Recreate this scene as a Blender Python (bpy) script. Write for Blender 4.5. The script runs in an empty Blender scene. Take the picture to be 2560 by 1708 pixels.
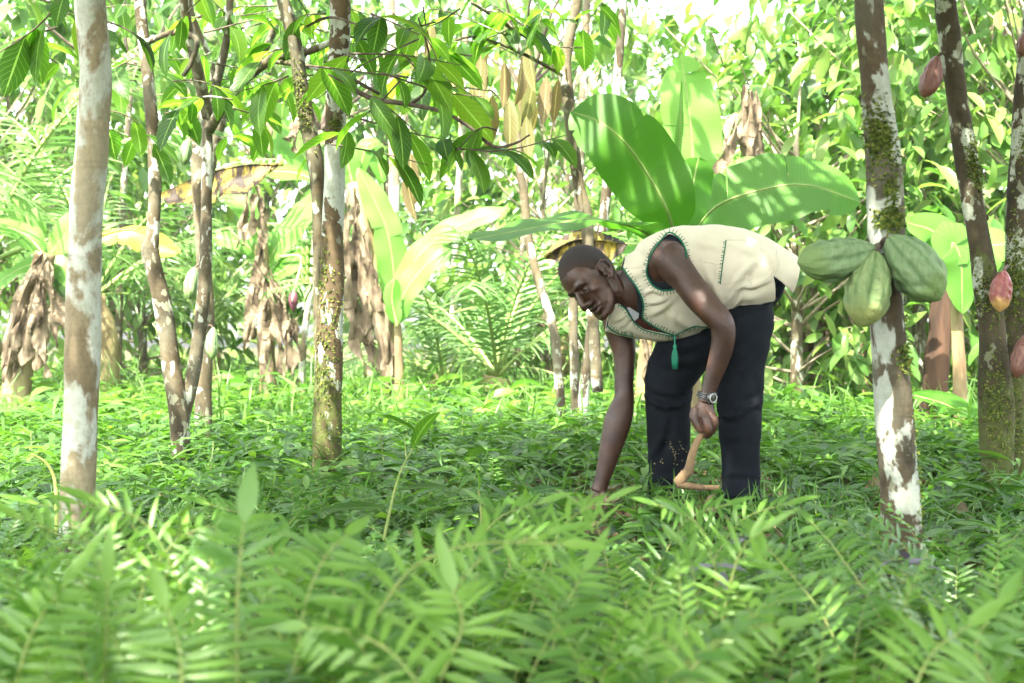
import bpy, math, random, os
import numpy as np
from mathutils import Vector, Matrix
from mathutils.bvhtree import BVHTree
R = math.radians
rng = np.random.default_rng(11)
sc = bpy.context.scene
COL = sc.collection
H = 0.68                      # eye height of the photographer
F = 2560 * 50 / 36            # focal length in photograph pixels


def P(x, y, d):
    """point at photograph pixel x, y standing d metres away"""
    return np.array([(x - 1280) / F * d, d, H - (y - 854) / F * d])


def PD(x, y, d):
    return P(x * 1.08936, y * 1.08936, d)


def nrm(v):
    v = np.asarray(v, float)
    return v / np.maximum(np.linalg.norm(v, axis=-1, keepdims=True), 1e-9)


def cr(pts, n):
    """Catmull-Rom resample of an array of control rows to n rows"""
    p = np.asarray(pts, float)
    p = np.vstack([2 * p[0] - p[1], p, 2 * p[-1] - p[-2]])
    t = np.linspace(0, len(p) - 3 - 1e-6, n)
    i = t.astype(int)
    f = (t - i)[:, None]
    a, b, c, d = p[i], p[i + 1], p[i + 2], p[i + 3]
    return .5 * (2 * b + (c - a) * f + (2 * a - 5 * b + 4 * c - d) * f * f + (3 * b - a - 3 * c + d) * f ** 3)


class MB:
    """collects geometry with three point values: rnd, lu, lv"""
    def __init__(s):
        s.V, s.Q, s.T, s.A, s.n, s.QM, s.TM = [], [], [], [], 0, [], []

    def add(s, v, q=None, t=None, a=None, m=0):
        v = np.asarray(v, float).reshape(-1, 3)
        s.V.append(v)
        s.A.append(np.zeros((len(v), 3)) if a is None else np.asarray(a, float).reshape(-1, 3))
        if q is not None and len(q):
            s.Q.append(np.asarray(q, int).reshape(-1, 4) + s.n)
            s.QM.append(np.full(len(s.Q[-1]), m))
        if t is not None and len(t):
            s.T.append(np.asarray(t, int).reshape(-1, 3) + s.n)
            s.TM.append(np.full(len(s.T[-1]), m))
        s.n += len(v)

    def mesh(s, name, mats, org=(0, 0, 0), smooth=True):
        me = bpy.data.meshes.new(name)
        V = np.vstack(s.V) - np.asarray(org, float)
        Q = np.vstack(s.Q) if s.Q else np.zeros((0, 4), int)
        T = np.vstack(s.T) if s.T else np.zeros((0, 3), int)
        me.vertices.add(len(V))
        me.vertices.foreach_set('co', V.ravel())
        me.loops.add(Q.size + T.size)
        me.loops.foreach_set('vertex_index', np.concatenate([Q.ravel(), T.ravel()]))
        me.polygons.add(len(Q) + len(T))
        st = np.concatenate([np.arange(len(Q)) * 4, Q.size + np.arange(len(T)) * 3])
        me.polygons.foreach_set('loop_start', st)
        mi = np.concatenate(s.QM + s.TM) if (s.QM or s.TM) else np.zeros(0, int)
        me.polygons.foreach_set('material_index', mi.astype(np.int32))
        me.polygons.foreach_set('use_smooth', np.full(len(st), smooth))
        me.update(calc_edges=True)
        A = np.vstack(s.A)
        for k, nm in enumerate(('rnd', 'lu', 'lv')):
            at = me.attributes.new(nm, 'FLOAT', 'POINT')
            at.data.foreach_set('value', np.ascontiguousarray(A[:, k], dtype=np.float32))
        for m in (mats if isinstance(mats, (list, tuple)) else [mats]):
            me.materials.append(m)
        me.validate()
        return me

    def build(s, name, mats, parent=None, org=None, smooth=True):
        """links ONE object; its origin is org (or its parent's place)"""
        o_ = np.array(org if org is not None else (0, 0, 0), float)
        if parent is not None:
            o_ = wloc(parent)
        ob = bpy.data.objects.new(name, s.mesh(name, mats, o_, smooth))
        COL.objects.link(ob)
        if parent is None:
            ob.location = o_
        else:
            ob.parent = parent
        return ob


def wloc(o):
    l = np.zeros(3)
    while o is not None:
        l += np.array(o.location)
        o = o.parent
    return l


def tag(o, label=None, cat=None, group=None, kind=None):
    if label: o['label'] = label
    if cat: o['category'] = cat
    if group: o['group'] = group
    if kind: o['kind'] = kind
    return o


def empty(name, loc, label, cat, group=None):
    o = bpy.data.objects.new(name, None)
    COL.objects.link(o)
    o.location = Vector(loc)
    o.empty_display_size = .1
    return tag(o, label, cat, group)


def dup(o, loc, rz=0, s=1, label=None, group=None):
    c = o.copy(); COL.objects.link(c)
    c.location = Vector(loc); c.rotation_euler = (0, 0, rz); c.scale = (s, s, s)
    if label: c['label'] = label
    if group: c['group'] = group
    for ch in o.children:
        k = ch.copy(); COL.objects.link(k); k.parent = c
        for g in ch.children:
            j = g.copy(); COL.objects.link(j); j.parent = k
    return c


def frames(p):
    t = nrm(np.gradient(p, axis=0))
    up = np.array([0, 0, 1.]) if abs(t[0][2]) < .9 else np.array([1., 0, 0])
    n = nrm(np.cross(t[0], up)); N = []
    for k in range(len(p)):
        n = nrm(n - t[k] * np.dot(n, t[k])); N.append(n)
    N = np.array(N)
    return t, N, np.cross(t, N)


def tube(mb, pts, rad, sides=8, cap=True, m=0, wob=0, rnd=0., flat=None, seed=0):
    p = np.asarray(pts, float); r = np.broadcast_to(np.asarray(rad, float), (len(p),))
    t, N, B = frames(p)
    th = np.linspace(0, 2 * math.pi, sides, endpoint=False)
    L = np.concatenate([[0], np.cumsum(np.linalg.norm(np.diff(p, axis=0), axis=1))])
    rr = r[:, None] * np.ones(sides)
    if wob:
        q = np.random.default_rng(seed)
        for k in range(6):
            a, b, c = q.uniform(2, 28), q.integers(0, 4), q.uniform(0, 6.3)
            rr = rr * (1 + wob / (1 + .12 * a) * np.sin(L[:, None] * a + b * th[None] + c))
    fx, fy = flat if flat else (1, 1)
    v = p[:, None] + N[:, None] * (np.cos(th) * fx * rr)[..., None] + B[:, None] * (np.sin(th) * fy * rr)[..., None]
    n, s = len(p), sides
    i, j = np.meshgrid(np.arange(n - 1), np.arange(s), indexing='ij')
    j2 = (j + 1) % s
    q = np.stack([i * s + j, i * s + j2, (i + 1) * s + j2, (i + 1) * s + j], -1).reshape(-1, 4)
    a = np.stack([np.full((n, s), rnd), np.repeat(L[:, None], s, 1), np.repeat(th[None], n, 0)], -1).reshape(-1, 3)
    v = v.reshape(-1, 3); tr = None
    if cap:
        v = np.vstack([v, p[0], p[-1]]); a = np.vstack([a, [rnd, 0, 0], [rnd, L[-1], 0]])
        k = np.arange(s); k2 = (k + 1) % s
        tr = np.vstack([np.stack([np.full(s, n * s), k2, k], -1), np.stack([np.full(s, n * s + 1), (n - 1) * s + k, (n - 1) * s + k2], -1)])
    mb.add(v, q, tr, a, m)


def loft(mb, rings, n=40, sides=32, m=0, cap=True, pw=1.0):
    """rings: rows of centre(3), half axis a(3), half axis b(3)"""
    g = cr(np.array([np.concatenate(r) for r in rings]), n)
    th = np.linspace(0, 2 * math.pi, sides, endpoint=False)
    c, s = np.cos(th), np.sin(th)
    if pw != 1.0:
        c = np.sign(c) * abs(c) ** pw; s = np.sign(s) * abs(s) ** pw
    v = g[:, None, 0:3] + g[:, None, 3:6] * c[None, :, None] + g[:, None, 6:9] * s[None, :, None]
    i, j = np.meshgrid(np.arange(n - 1), np.arange(sides), indexing='ij'); j2 = (j + 1) % sides
    q = np.stack([i * sides + j, i * sides + j2, (i + 1) * sides + j2, (i + 1) * sides + j], -1).reshape(-1, 4)
    v = v.reshape(-1, 3); t = None
    if cap:
        v = np.vstack([v, g[0, :3], g[-1, :3]]); k = np.arange(sides); k2 = (k + 1) % sides
        t = np.vstack([np.stack([np.full(sides, n * sides), k2, k], -1), np.stack([np.full(sides, n * sides + 1), (n - 1) * sides + k, (n - 1) * sides + k2], -1)])
    mb.add(v, q, t, None, m)


def ball(mb, c, r, M=None, nu=14, nv=20, m=0):
    u = np.linspace(0, math.pi, nu); w = np.linspace(0, 2 * math.pi, nv, endpoint=False)
    r = np.broadcast_to(np.asarray(r, float), (3,))
    e = np.stack([np.sin(u)[:, None] * np.cos(w), np.sin(u)[:, None] * np.sin(w), np.cos(u)[:, None] * np.ones(nv)], -1).reshape(-1, 3) * r
    if M is not None: e = e @ np.asarray(M).T
    i, j = np.meshgrid(np.arange(nu - 1), np.arange(nv), indexing='ij'); j2 = (j + 1) % nv
    mb.add(e + np.asarray(c), np.stack([i * nv + j, (i + 1) * nv + j, (i + 1) * nv + j2, i * nv + j2], -1).reshape(-1, 4), None, None, m)


PROF = {
    'cacao': ([0, .06, .2, .4, .6, .78, .9, 1], [.03, .25, .72, 1, .98, .72, .34, .02]),
    'lance': ([0, .1, .3, .5, .7, .85, 1], [.15, .75, 1, .92, .66, .36, .02]),
    'oval': ([0, .1, .3, .5, .7, .88, 1], [.1, .6, 1, .98, .75, .38, .03]),
    'blade': ([0, .2, .5, .8, 1], [.6, .9, 1, .6, .03]),
    'strip': ([0, .1, .4, .7, 1], [.5, 1, .95, .6, .03]),
}


def leaves(mb, p, d, n, L, W, rnd, bend=.6, fold=.25, nu=5, prof='cacao', wav=0., m=0, edge=False):
    """many leaves at once: base p, direction d, upper side n, length L, width W"""
    p = np.asarray(p, float).reshape(-1, 3); N = len(p)
    if N == 0: return
    d = nrm(np.broadcast_to(d, (N, 3))); n = np.broadcast_to(n, (N, 3))
    n = nrm(n - d * (n * d).sum(1, keepdims=True)); s = np.cross(d, n)
    L = np.broadcast_to(L, (N,)); W = np.broadcast_to(W, (N,)); bend = np.broadcast_to(bend, (N,)); fold = np.broadcast_to(fold, (N,))
    u = np.linspace(0, 1, nu + 1); w = np.interp(u, *PROF[prof])
    b = np.where(abs(bend) < .02, .02, bend)[:, None]
    x = L[:, None] * np.sin(b * u) / b; y = -L[:, None] * (1 - np.cos(b * u)) / b
    ctr = p[:, None] + d[:, None] * x[..., None] + n[:, None] * y[..., None]
    nl = n[:, None] * np.cos(b * u)[..., None] + d[:, None] * np.sin(b * u)[..., None]
    half = W[:, None] * .5 * w
    ph = rng.uniform(0, 6.28, (N, 1))
    vs = []
    cols = (-1, -.5, 0, .5, 1) if edge else (-1, 0, 1)
    for k in cols:
        up = abs(k) * half * np.sin(fold)[:, None]
        if edge: up = up * (1.35 - .35 * abs(k) ** 2)
        if wav: up = up + wav * half * abs(k) * np.sin(u * 17 + ph + k)
        vs.append(ctr + s[:, None] * (k * half * np.cos(fold)[:, None])[..., None] + nl * up[..., None])
    nc = len(cols)
    V = np.stack(vs, 2)
    i, j = np.meshgrid(np.arange(nu), np.arange(nc - 1), indexing='ij')
    q0 = np.stack([i * nc + j, i * nc + j + 1, (i + 1) * nc + j + 1, (i + 1) * nc + j], -1).reshape(-1, 4)
    q = (q0[None] + (np.arange(N) * (nu + 1) * nc)[:, None, None]).reshape(-1, 4)
    A = np.stack([np.broadcast_to(np.broadcast_to(rnd, (N,))[:, None, None], (N, nu + 1, nc)), np.broadcast_to(u[None, :, None], (N, nu + 1, nc)),
                  np.broadcast_to(np.array(cols, float)[None, None], (N, nu + 1, nc))], -1)
    mb.add(V.reshape(-1, 3), q, None, A.reshape(-1, 3), m)


def rdir(N, down=.4, sd=.3, r=None):
    r = r or rng
    a = r.uniform(0, 2 * math.pi, N)
    return nrm(np.stack([np.cos(a), np.sin(a), -down + sd * r.standard_normal(N)], 1))


UP = np.array([0, 0, 1.])


# ---------------------------------------------------------------- materials
class NT:
    def __init__(s, name):
        s.m = bpy.data.materials.new(name); s.m.use_nodes = True
        s.t = s.m.node_tree; s.t.nodes.clear()
        s.out = s.n('ShaderNodeOutputMaterial')

    def n(s, ty, ins=None, **kw):
        nd = s.t.nodes.new(ty)
        for k, v in kw.items(): setattr(nd, k, v)
        for k, v in (ins or {}).items(): s.set(nd, k, v)
        return nd

    def set(s, nd, k, v):
        i = nd.inputs[k]
        if isinstance(v, bpy.types.NodeSocket): s.t.links.new(v, i)
        elif isinstance(v, bpy.types.Node): s.t.links.new(v.outputs[0], i)
        else: i.default_value = v if not (isinstance(v, tuple) and len(v) == 3 and i.type == 'RGBA') else (*v, 1)

    def ramp(s, f, stops, interp='LINEAR'):
        nd = s.n('ShaderNodeValToRGB', {'Fac': f}); e = nd.color_ramp.elements
        nd.color_ramp.interpolation = interp
        while len(e) < len(stops): e.new(.5)
        for k, (p, c) in enumerate(stops):
            e[k].position = p; e[k].color = (*c, 1) if isinstance(c, tuple) else (c, c, c, 1)
        return nd.outputs[0]

    def noise(s, vec, scale, detail=4, rough=.55, out=0, dist=0):
        return s.n('ShaderNodeTexNoise', {'Vector': vec, 'Scale': scale, 'Detail': detail, 'Roughness': rough, 'Distortion': dist}).outputs[out]

    def mix(s, f, a, b, mode='MIX'):
        nd = s.n('ShaderNodeMix', data_type='RGBA', blend_type=mode)
        for k, v in ((0, f), (6, a), (7, b)):
            i = nd.inputs[k]
            if isinstance(v, bpy.types.NodeSocket): s.t.links.new(v, i)
            else: i.default_value = (*v, 1) if isinstance(v, tuple) else v
        return nd.outputs[2]

    def math(s, op, a, b=0., c=None):
        nd = s.n('ShaderNodeMath', operation=op)
        for k, v in enumerate((a, b) if c is None else (a, b, c)):
            if isinstance(v, bpy.types.NodeSocket): s.t.links.new(v, nd.inputs[k])
            else: nd.inputs[k].default_value = v
        return nd.outputs[0]

    def attr(s, nm): return s.n('ShaderNodeAttribute', attribute_name=nm).outputs['Fac']

    def obj(s, scale=(1, 1, 1), loc=(0, 0, 0)):
        return s.n('ShaderNodeMapping', {'Vector': s.n('ShaderNodeTexCoord').outputs['Object'], 'Scale': scale, 'Location': loc}).outputs[0]

    def bsdf(s, col, rough=.6, spec=.5, bump=None, bs=.3, bd=.01, **kw):
        b = s.n('ShaderNodeBsdfPrincipled', {'Base Color': col, 'Roughness': rough, 'Specular IOR Level': spec})
        for k, v in kw.items(): s.set(b, k.replace('_', ' '), v)
        if bump is not None:
            s.t.links.new(s.n('ShaderNodeBump', {'Height': bump, 'Strength': bs, 'Distance': bd}).outputs[0], b.inputs['Normal'])
        return b.outputs[0]

    def done(s, sh):
        s.t.links.new(sh, s.out.inputs['Surface']); return s.m


def leafmat(name, stops, trans=.45, tcol=(1.5, 1.6, .7), rough=.42, vein=0, veincol=(.25, .4, .12), spots=0, spec=.45, serr=0):
    k = NT(name)
    col = k.ramp(k.attr('rnd'), stops)
    vec = k.obj()
    col = k.mix(k.ramp(k.noise(vec, 9, 2), [(.3, .55), (.75, 1.)]), k.mix(1., col, (.62, .66, .6), 'MULTIPLY'), col)
    bump = None
    if vein:
        lu, lv = k.attr('lu'), k.attr('lv'); av = k.math('ABSOLUTE', lv)
        mid = k.math('LESS_THAN', av, .07)
        side = k.math('PINGPONG', k.math('SUBTRACT', k.math('MULTIPLY', lu, vein), k.math('MULTIPLY', av, 2.2)), .5)
        sv = k.ramp(side, [(.0, 1.), (.09, 0.)])
        msk = k.math('MAXIMUM', k.math('MULTIPLY', mid, .75), k.math('MULTIPLY', sv, .35))
        col = k.mix(msk, col, veincol)
        bump = side
    if spots:
        sp = k.ramp(k.noise(vec, 38, 3, .7), [(.66, 0.), (.7, 1.)])
        col = k.mix(k.math('MULTIPLY', sp, spots), col, (.16, .1, .03))
    b = k.bsdf(col, rough, spec, bump, .25, .004)
    t = k.n('ShaderNodeBsdfTranslucent', {'Color': k.mix(1., col, tcol, 'MULTIPLY')})
    return k.done(k.n('ShaderNodeMixShader', {0: trans, 1: b, 2: t.outputs[0]}).outputs[0])


def bark(name, brown=((.045, .03, .018), (.16, .12, .08)), lich=(.52, .55, .48), la=.5, dark=.5, moss=.0, seed=0, sc_=8, soft=.02, mosslow=0, lowdark=0):
    k = NT(name)
    v = k.obj((1, 1, .62), (seed * 3.7, seed * 1.3, seed * 2.1))
    base = k.mix(1., k.mix(k.ramp(k.noise(v, 5, 5, .65), [(.5 - .3 * dark, 0.), (.62, 1.)]), brown[0], brown[1]), (1.02, .97, .78), 'MULTIPLY')
    ring = k.noise(k.obj((3, 3, 45), (seed, 0, 0)), 1.2, 4, .6)
    base = k.mix(k.ramp(ring, [(.3, .3), (.5, 0.)]), base, k.mix(1., base, (.45, .42, .4), 'MULTIPLY'))
    fine = k.noise(v, 70, 3, .7)
    base = k.mix(k.ramp(fine, [(.3, .6), (.7, 0.)]), base, k.mix(1., base, (.5, .5, .5), 'MULTIPLY'))
    ln = k.noise(v, sc_, 5, .58, dist=.35)
    if lowdark:
        zz = k.n('ShaderNodeSeparateXYZ', {0: k.obj()}).outputs[2]
        ln = k.math('SUBTRACT', ln, k.math('MAXIMUM', k.math('MULTIPLY', k.math('SUBTRACT', lowdark, zz), .3), 0.))
    lm = k.ramp(ln, [(la, 0.), (la + soft, 1.)])
    lc = k.mix(k.ramp(k.noise(v, 26, 4, .7), [(.35, 0.), (.65, 1.)]), k.mix(1., lich, (.72, .74, .66), 'MULTIPLY'), lich)
    lc = k.mix(k.ramp(fine, [(.28, .5), (.5, 0.)]), lc, (.22, .2, .15))
    col = base
    mid_ = k.ramp(k.noise(v, sc_ * .55, 5, .7), [(.45, 0.), (.66, .34)])
    col = k.mix(mid_, col, k.mix(1., lich, (.5, .49, .42), 'MULTIPLY')) if lowdark == 0 else col
    col = k.mix(lm, col, lc)
    ln2 = k.ramp(k.noise(v, sc_ * 1.9, 3, .5, dist=.2), [(.62, 0.), (.64, 1.)])
    col = k.mix(k.math('MULTIPLY', ln2, .55), col, k.mix(1., lich, (.62, .62, .48), 'MULTIPLY'))
    mm = None
    if moss or mosslow:
        mn = k.noise(v, 4.5, 6, .75)
        if mosslow:
            z = k.n('ShaderNodeSeparateXYZ', {0: k.obj()}).outputs[2]
            mn = k.math('ADD', mn, k.math('MULTIPLY', k.math('SUBTRACT', mosslow, z), .35))
        mm = k.ramp(mn, [(.66 - moss * .2, 0.), (.72 - moss * .2, 1.)])
        mm = k.math('MULTIPLY', mm, k.ramp(k.noise(v, 45, 3, .7), [(.35, 0.), (.55, 1.)]))
        col = k.mix(mm, col, k.mix(k.noise(v, 60, 2), (.03, .045, .01), (.1, .12, .028)))
    bmp = k.math('ADD', k.math('MULTIPLY', ring, .7), k.math('ADD', k.math('MULTIPLY', fine, .5), k.math('MULTIPLY', lm, .25)))
    return k.done(k.bsdf(col, .85, .25, bmp, .55, .006))


def plain(name, c1, c2, scale=20, rough=.7, spec=.3, bs=.3, bd=.004, stretch=(1, 1, 1), trans=0, detail=4, lo=.35, hi=.65):
    k = NT(name); v = k.obj(stretch)
    nz = k.noise(v, scale, detail, .6)
    col = k.mix(k.ramp(nz, [(lo, 0.), (hi, 1.)]), c1, c2)
    b = k.bsdf(col, rough, spec, nz, bs, bd)
    if trans:
        b = k.n('ShaderNodeMixShader', {0: trans, 1: b, 2: k.n('ShaderNodeBsdfTranslucent', {'Color': col}).outputs[0]}).outputs[0]
    return k.done(b)


G = lambda *c: [(i / (len(c) - 1), x) for i, x in enumerate(c)]
M = {}
M['cacao_leaf'] = leafmat('cacao_leaf', G((.035, .1, .014), (.06, .15, .018), (.09, .2, .022), (.15, .24, .03)), .68, (1.7, 1.8, .75), vein=9, spots=.5)
M['bg_leaf'] = leafmat('sunlit_leaf', G((.045, .12, .022), (.085, .19, .035), (.14, .25, .05), (.21, .29, .07)), .45, (1.2, 1.4, .8), spots=0)
M['far_leaf'] = leafmat('far_leaf', G((.06, .13, .035), (.11, .2, .05), (.2, .28, .07)), .4)
M['brown_leaf'] = leafmat('dry_leaf', G((.1, .06, .035), (.18, .11, .065), (.27, .19, .115)), .25, (1.1, 1, .8), .6, vein=8, veincol=(.3, .2, .1))
M['tan_leaf'] = leafmat('young_tan_leaf', G((.13, .1, .04), (.17, .13, .06), (.13, .15, .035)), .45, (1.1, 1.05, .6), .5, vein=9, veincol=(.45, .4, .16))
M['fern'] = leafmat('fern_leaf', G((.032, .095, .02), (.062, .155, .03), (.1, .215, .038), (.155, .285, .05)), .42, (1.4, 1.5, .6), rough=.38)
M['rachis'] = plain('fern_rachis', (.14, .21, .05), (.24, .26, .08), 30)
M['herb'] = leafmat('herb_leaf', G((.014, .052, .01), (.034, .1, .015), (.065, .155, .022), (.115, .225, .036)), .36, (1.4, 1.5, .6), rough=.36, vein=7, veincol=(.1, .24, .05))
M['grass'] = leafmat('grass_blade', G((.045, .125, .022), (.09, .2, .04), (.16, .29, .06)), .4, rough=.42)
M['purple'] = leafmat('purple_leaf', G((.1, .085, .12), (.19, .17, .22)), .15, (1, .8, 1), .35, vein=7, veincol=(.2, .16, .2))
M['banana'] = leafmat('banana_leaf', G((.03, .13, .02), (.055, .19, .026), (.1, .25, .045)), .45, (1.2, 1.5, .5), .38, vein=0)
M['palm'] = leafmat('palm_leaflet', G((.08, .18, .05), (.13, .24, .075), (.2, .3, .11)), .35, (1.1, 1.3, .9), rough=.38)
M['dead_banana'] = plain('dry_banana_leaf', (.06, .042, .025), (.27, .215, .14), 11, .8, .2, .5, .01, (1, 1, .4), .12, 6)
M['yellow_banana'] = plain('yellowing_banana_leaf', (.035, .022, .012), (.27, .21, .03), 11, .6, .3, .3, .005, (1, 1, .4), .2, 6, .49, .56)
M['pseudostem'] = plain('banana_stem', (.1, .055, .03), (.3, .26, .12), 6, .7, .3, .4, .01, (1, 1, .2), 0, 6)
M['moss'] = plain('moss', (.05, .08, .012), (.16, .2, .03), 60, .95, .1)
M['sunlit_twig'] = plain('sunlit_twig', (.16, .13, .085), (.3, .26, .18), 25, .85, .2)  # twig tone with the sunlight on the back bushes put into its colour
M['twig'] = plain('twig', (.05, .035, .025), (.14, .11, .085), 25, .85, .2)
# ---------------------------------------------------------------- the person
CAM = np.array([0, 0, H])


def Z6(x, y): return 1340 + .28085 * x, 540 + .28085 * y
def Z7(x, y): return 1400 + .338 * x, 800 + .338 * y
def Z9(x, y): return 1660 + .2297 * x, 940 + .2297 * y
def ZG(x, y): return 1380 + .2468 * x, 1100 + .2468 * y


def pix(v):
    v = np.asarray(v, float)
    return np.stack([1280 + v[..., 0] / v[..., 1] * F, 854 + (H - v[..., 2]) / v[..., 1] * F], -1)


def remesh(mb, voxel, smooth=3, fac=.5):
    me = mb.mesh('tmp', [])
    ob = bpy.data.objects.new('tmp', me); COL.objects.link(ob)
    r = ob.modifiers.new('r', 'REMESH'); r.mode = 'VOXEL'; r.voxel_size = voxel
    if smooth:
        s = ob.modifiers.new('s', 'SMOOTH'); s.factor = fac; s.iterations = smooth
    dg = bpy.context.evaluated_depsgraph_get(); dg.update()
    ev = ob.evaluated_get(dg).to_mesh()
    V = np.zeros(len(ev.vertices) * 3); ev.vertices.foreach_get('co', V)
    N = np.zeros(len(ev.vertices) * 3); ev.vertices.foreach_get('normal', N)
    Q = np.zeros(len(ev.loops), int); ev.loops.foreach_get('vertex_index', Q)
    bpy.data.objects.remove(ob); bpy.data.meshes.remove(me)
    return V.reshape(-1, 3), Q.reshape(-1, 4), N.reshape(-1, 3)


def normals(V, Q):
    n = np.cross(V[Q[:, 2]] - V[Q[:, 0]], V[Q[:, 3]] - V[Q[:, 1]])
    N = np.zeros_like(V)
    for k in range(4): np.add.at(N, Q[:, k], n)
    return nrm(N)


def inside(pt, poly):
    x, y = pt[..., 0], pt[..., 1]; r = np.zeros(x.shape, bool); p = np.asarray(poly, float)
    for (x1, y1), (x2, y2) in zip(p, np.roll(p, -1, 0)):
        c = (y1 > y) != (y2 > y)
        r ^= c & (x < (x2 - x1) * (y - y1) / (y2 - y1 + 1e-12) + x1)
    return r


def creases(V, N, lst):
    """folds in the cloth: real ridges and hollows along lines"""
    px = pix(V); near = N[:, 1] < .25; D = np.zeros(len(V))
    for pts, A, w in lst:
        p = cr(pts, 24) if len(pts) > 2 else np.array([np.array(pts[0]) * (1 - t) + np.array(pts[1]) * t for t in np.linspace(0, 1, 24)])
        best = np.full(len(V), 1e9); sg = np.zeros(len(V)); tt = np.zeros(len(V))
        for i in range(23):
            a, b = p[i], p[i + 1]; e = b - a; L2 = e @ e
            t = np.clip(((px - a) @ e) / L2, 0, 1); q = px - a - t[:, None] * e
            d = np.hypot(q[:, 0], q[:, 1]); k = d < best
            best[k] = d[k]; sg[k] = np.sign(e[0] * q[k, 1] - e[1] * q[k, 0]); tt[k] = (i + t[k]) / 23
        s = best * sg; env = np.sin(np.pi * np.clip(tt, .06, .94)) ** .7
        D += near * env * A * 1.35 * (np.exp(-(s / w) ** 2) - .7 * np.exp(-((s - 1.7 * w) / w) ** 2))
    return V + N * D[:, None]


def relax(V, q, it):
    """evens out a cut border"""
    V = V.copy(); e = np.sort(np.vstack([q[:, [0, 1]], q[:, [1, 2]], q[:, [2, 3]], q[:, [3, 0]]]), 1)
    ue, cnt = np.unique(e, axis=0, return_counts=True); be = ue[cnt == 1]
    for _ in range(it):
        acc = np.zeros_like(V); n = np.zeros(len(V))
        for a, b in ((0, 1), (1, 0)): np.add.at(acc, be[:, a], V[be[:, b]]); np.add.at(n, be[:, a], 1)
        k = n == 2; V[k] = .5 * V[k] + .25 * acc[k]
    return V


def bvh_of(V, Q): return BVHTree.FromPolygons([tuple(v) for v in V], [tuple(q) for q in Q])


def hit(b, x, y):
    d = nrm(P(x, y, 1.) - CAM)
    h = b.ray_cast(Vector(CAM), Vector(d))
    return (np.array(h[0]), np.array(h[1])) if h[0] is not None else (None, None)


def paths(mb, rows, n=24, sides=36):
    """limb: rows of px, py, distance, radius px"""
    g = cr(rows, n)
    tube(mb, np.array([P(x, y, d) for x, y, d, r in g]), g[:, 3] / F * g[:, 2], sides)


# --- head, in its own measures: left, forward, up
hu = np.array([-.72, 0, .69]); hu = nrm(hu); A_ = R(39)
hf = nrm(math.cos(A_) * np.array([-.69, 0, -.72]) + math.sin(A_) * np.array([0, -1., 0])); hl = np.cross(hf, hu); hl = nrm(hl)
HM = np.stack([hl, hf, hu], 1) * 1.086
HO = P(1483, 708, 5.5)
if hl[1] > 0: hl = -hl; HM = np.stack([hl, hf, hu], 1) * 1.086
hd = MB()


def hb(c, r): ball(hd, c, r, nu=18, nv=26)
def ht(pts, r, n=12): tube(hd, cr(pts, n), np.interp(np.linspace(0, 1, n), np.linspace(0, 1, len(r)), r), 10)


hb((0, -.014, .05), (.076, .1, .096)); hb((0, .03, .045), (.068, .062, .075)); hb((0, -.05, .02), (.066, .06, .07))
rows = []
for z, w, yf, yb in ((.075, .05, .072, -.02), (.05, .064, .084, -.03), (.025, .0655, .088, -.03), (0, .064, .083, -.03), (-.025, .066, .08, -.025), (-.05, .06, .081, -.02),
                     (-.072, .053, .082, -.01), (-.092, .042, .08, .0), (-.11, .027, .075, .02), (-.119, .014, .066, .035)):
    rows.append(((0, (yf + yb) / 2, z), (w, 0, 0), (0, (yf - yb) / 2, 0)))
loft(hd, rows, 40, 40, pw=.92)
ht([(-.054, .07, .024), (-.03, .088, .034), (0, .089, .028), (.03, .088, .034), (.054, .07, .024)], [.007, .0085, .007, .0085, .007])
for s in (-1, 1):
    hb((s * .049, .048, -.014), (.0175, .028, .016)); hb((s * .043, .035, -.07), (.0145, .03, .025))
    ht([(s * .06, .02, -.05), (s * .052, .05, -.088), (s * .02, .074, -.112)], [.010, .0105, .010])
hb((0, .074, -.105), (.021, .016, .014))
V, Q, N = remesh(hd, .0024, 45)
V = V + normals(V, Q) * .0015
hd = MB(); hd.add(V, Q)
ht([(0, .086, .022), (0, .098, -.002), (0, .110, -.024), (0, .113, -.036)], [.009, .0105, .013, .0135])
for s in (-1, 1):
    hb((s * .018, .098, -.039), (.012, .014, .011))
    hb((s * .031, .0695, .003), (.0165, .0165, .012))
    # ear
    e = lambda y, z, o=0: (s * (.079 + o + (-.25 * (y + .01))), y, z)
    hb(e(-.014, .002), (.006, .017, .03))
    ht([e(.004, .004, .001), e(.002, .026, .004), e(-.014, .036, .007), e(-.03, .028, .009), e(-.034, .006, .009), e(-.026, -.016, .006), e(-.012, -.031, .002), e(-.001, -.022, .0)], [.003, .0042, .005, .005, .0045, .0045, .006, .004], 26)
    ht([e(-.012, .02, .004), e(-.024, .008, .005), e(-.018, -.012, .004)], [.003, .0035, .003], 10)
    hb(e(.004, -.006, .003), (.004, .005, .006))
ht([(-.029, .076, -.066), (-.013, .091, -.0615), (0, .0945, -.0635), (.013, .091, -.0615), (.029, .076, -.066)], [.004, .0065, .0065, .0065, .004])
ht([(-.026, .076, -.0745), (-.012, .088, -.0785), (0, .0905, -.0795), (.012, .088, -.0785), (.026, .076, -.0745)], [.004, .0068, .0075, .0068, .004])
V, Q, N = remesh(hd, .0022, 5)
# hollows of the face: eye sockets, lid line, nostrils, mouth line, temples, concha


def dent(c, r, A, dr=(0, -1, 0)):
    global V
    q = ((V - np.array(c)) / np.array(r)) ** 2
    V = V + np.exp(-q.sum(1))[:, None] * A * np.array(dr, float)


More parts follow.
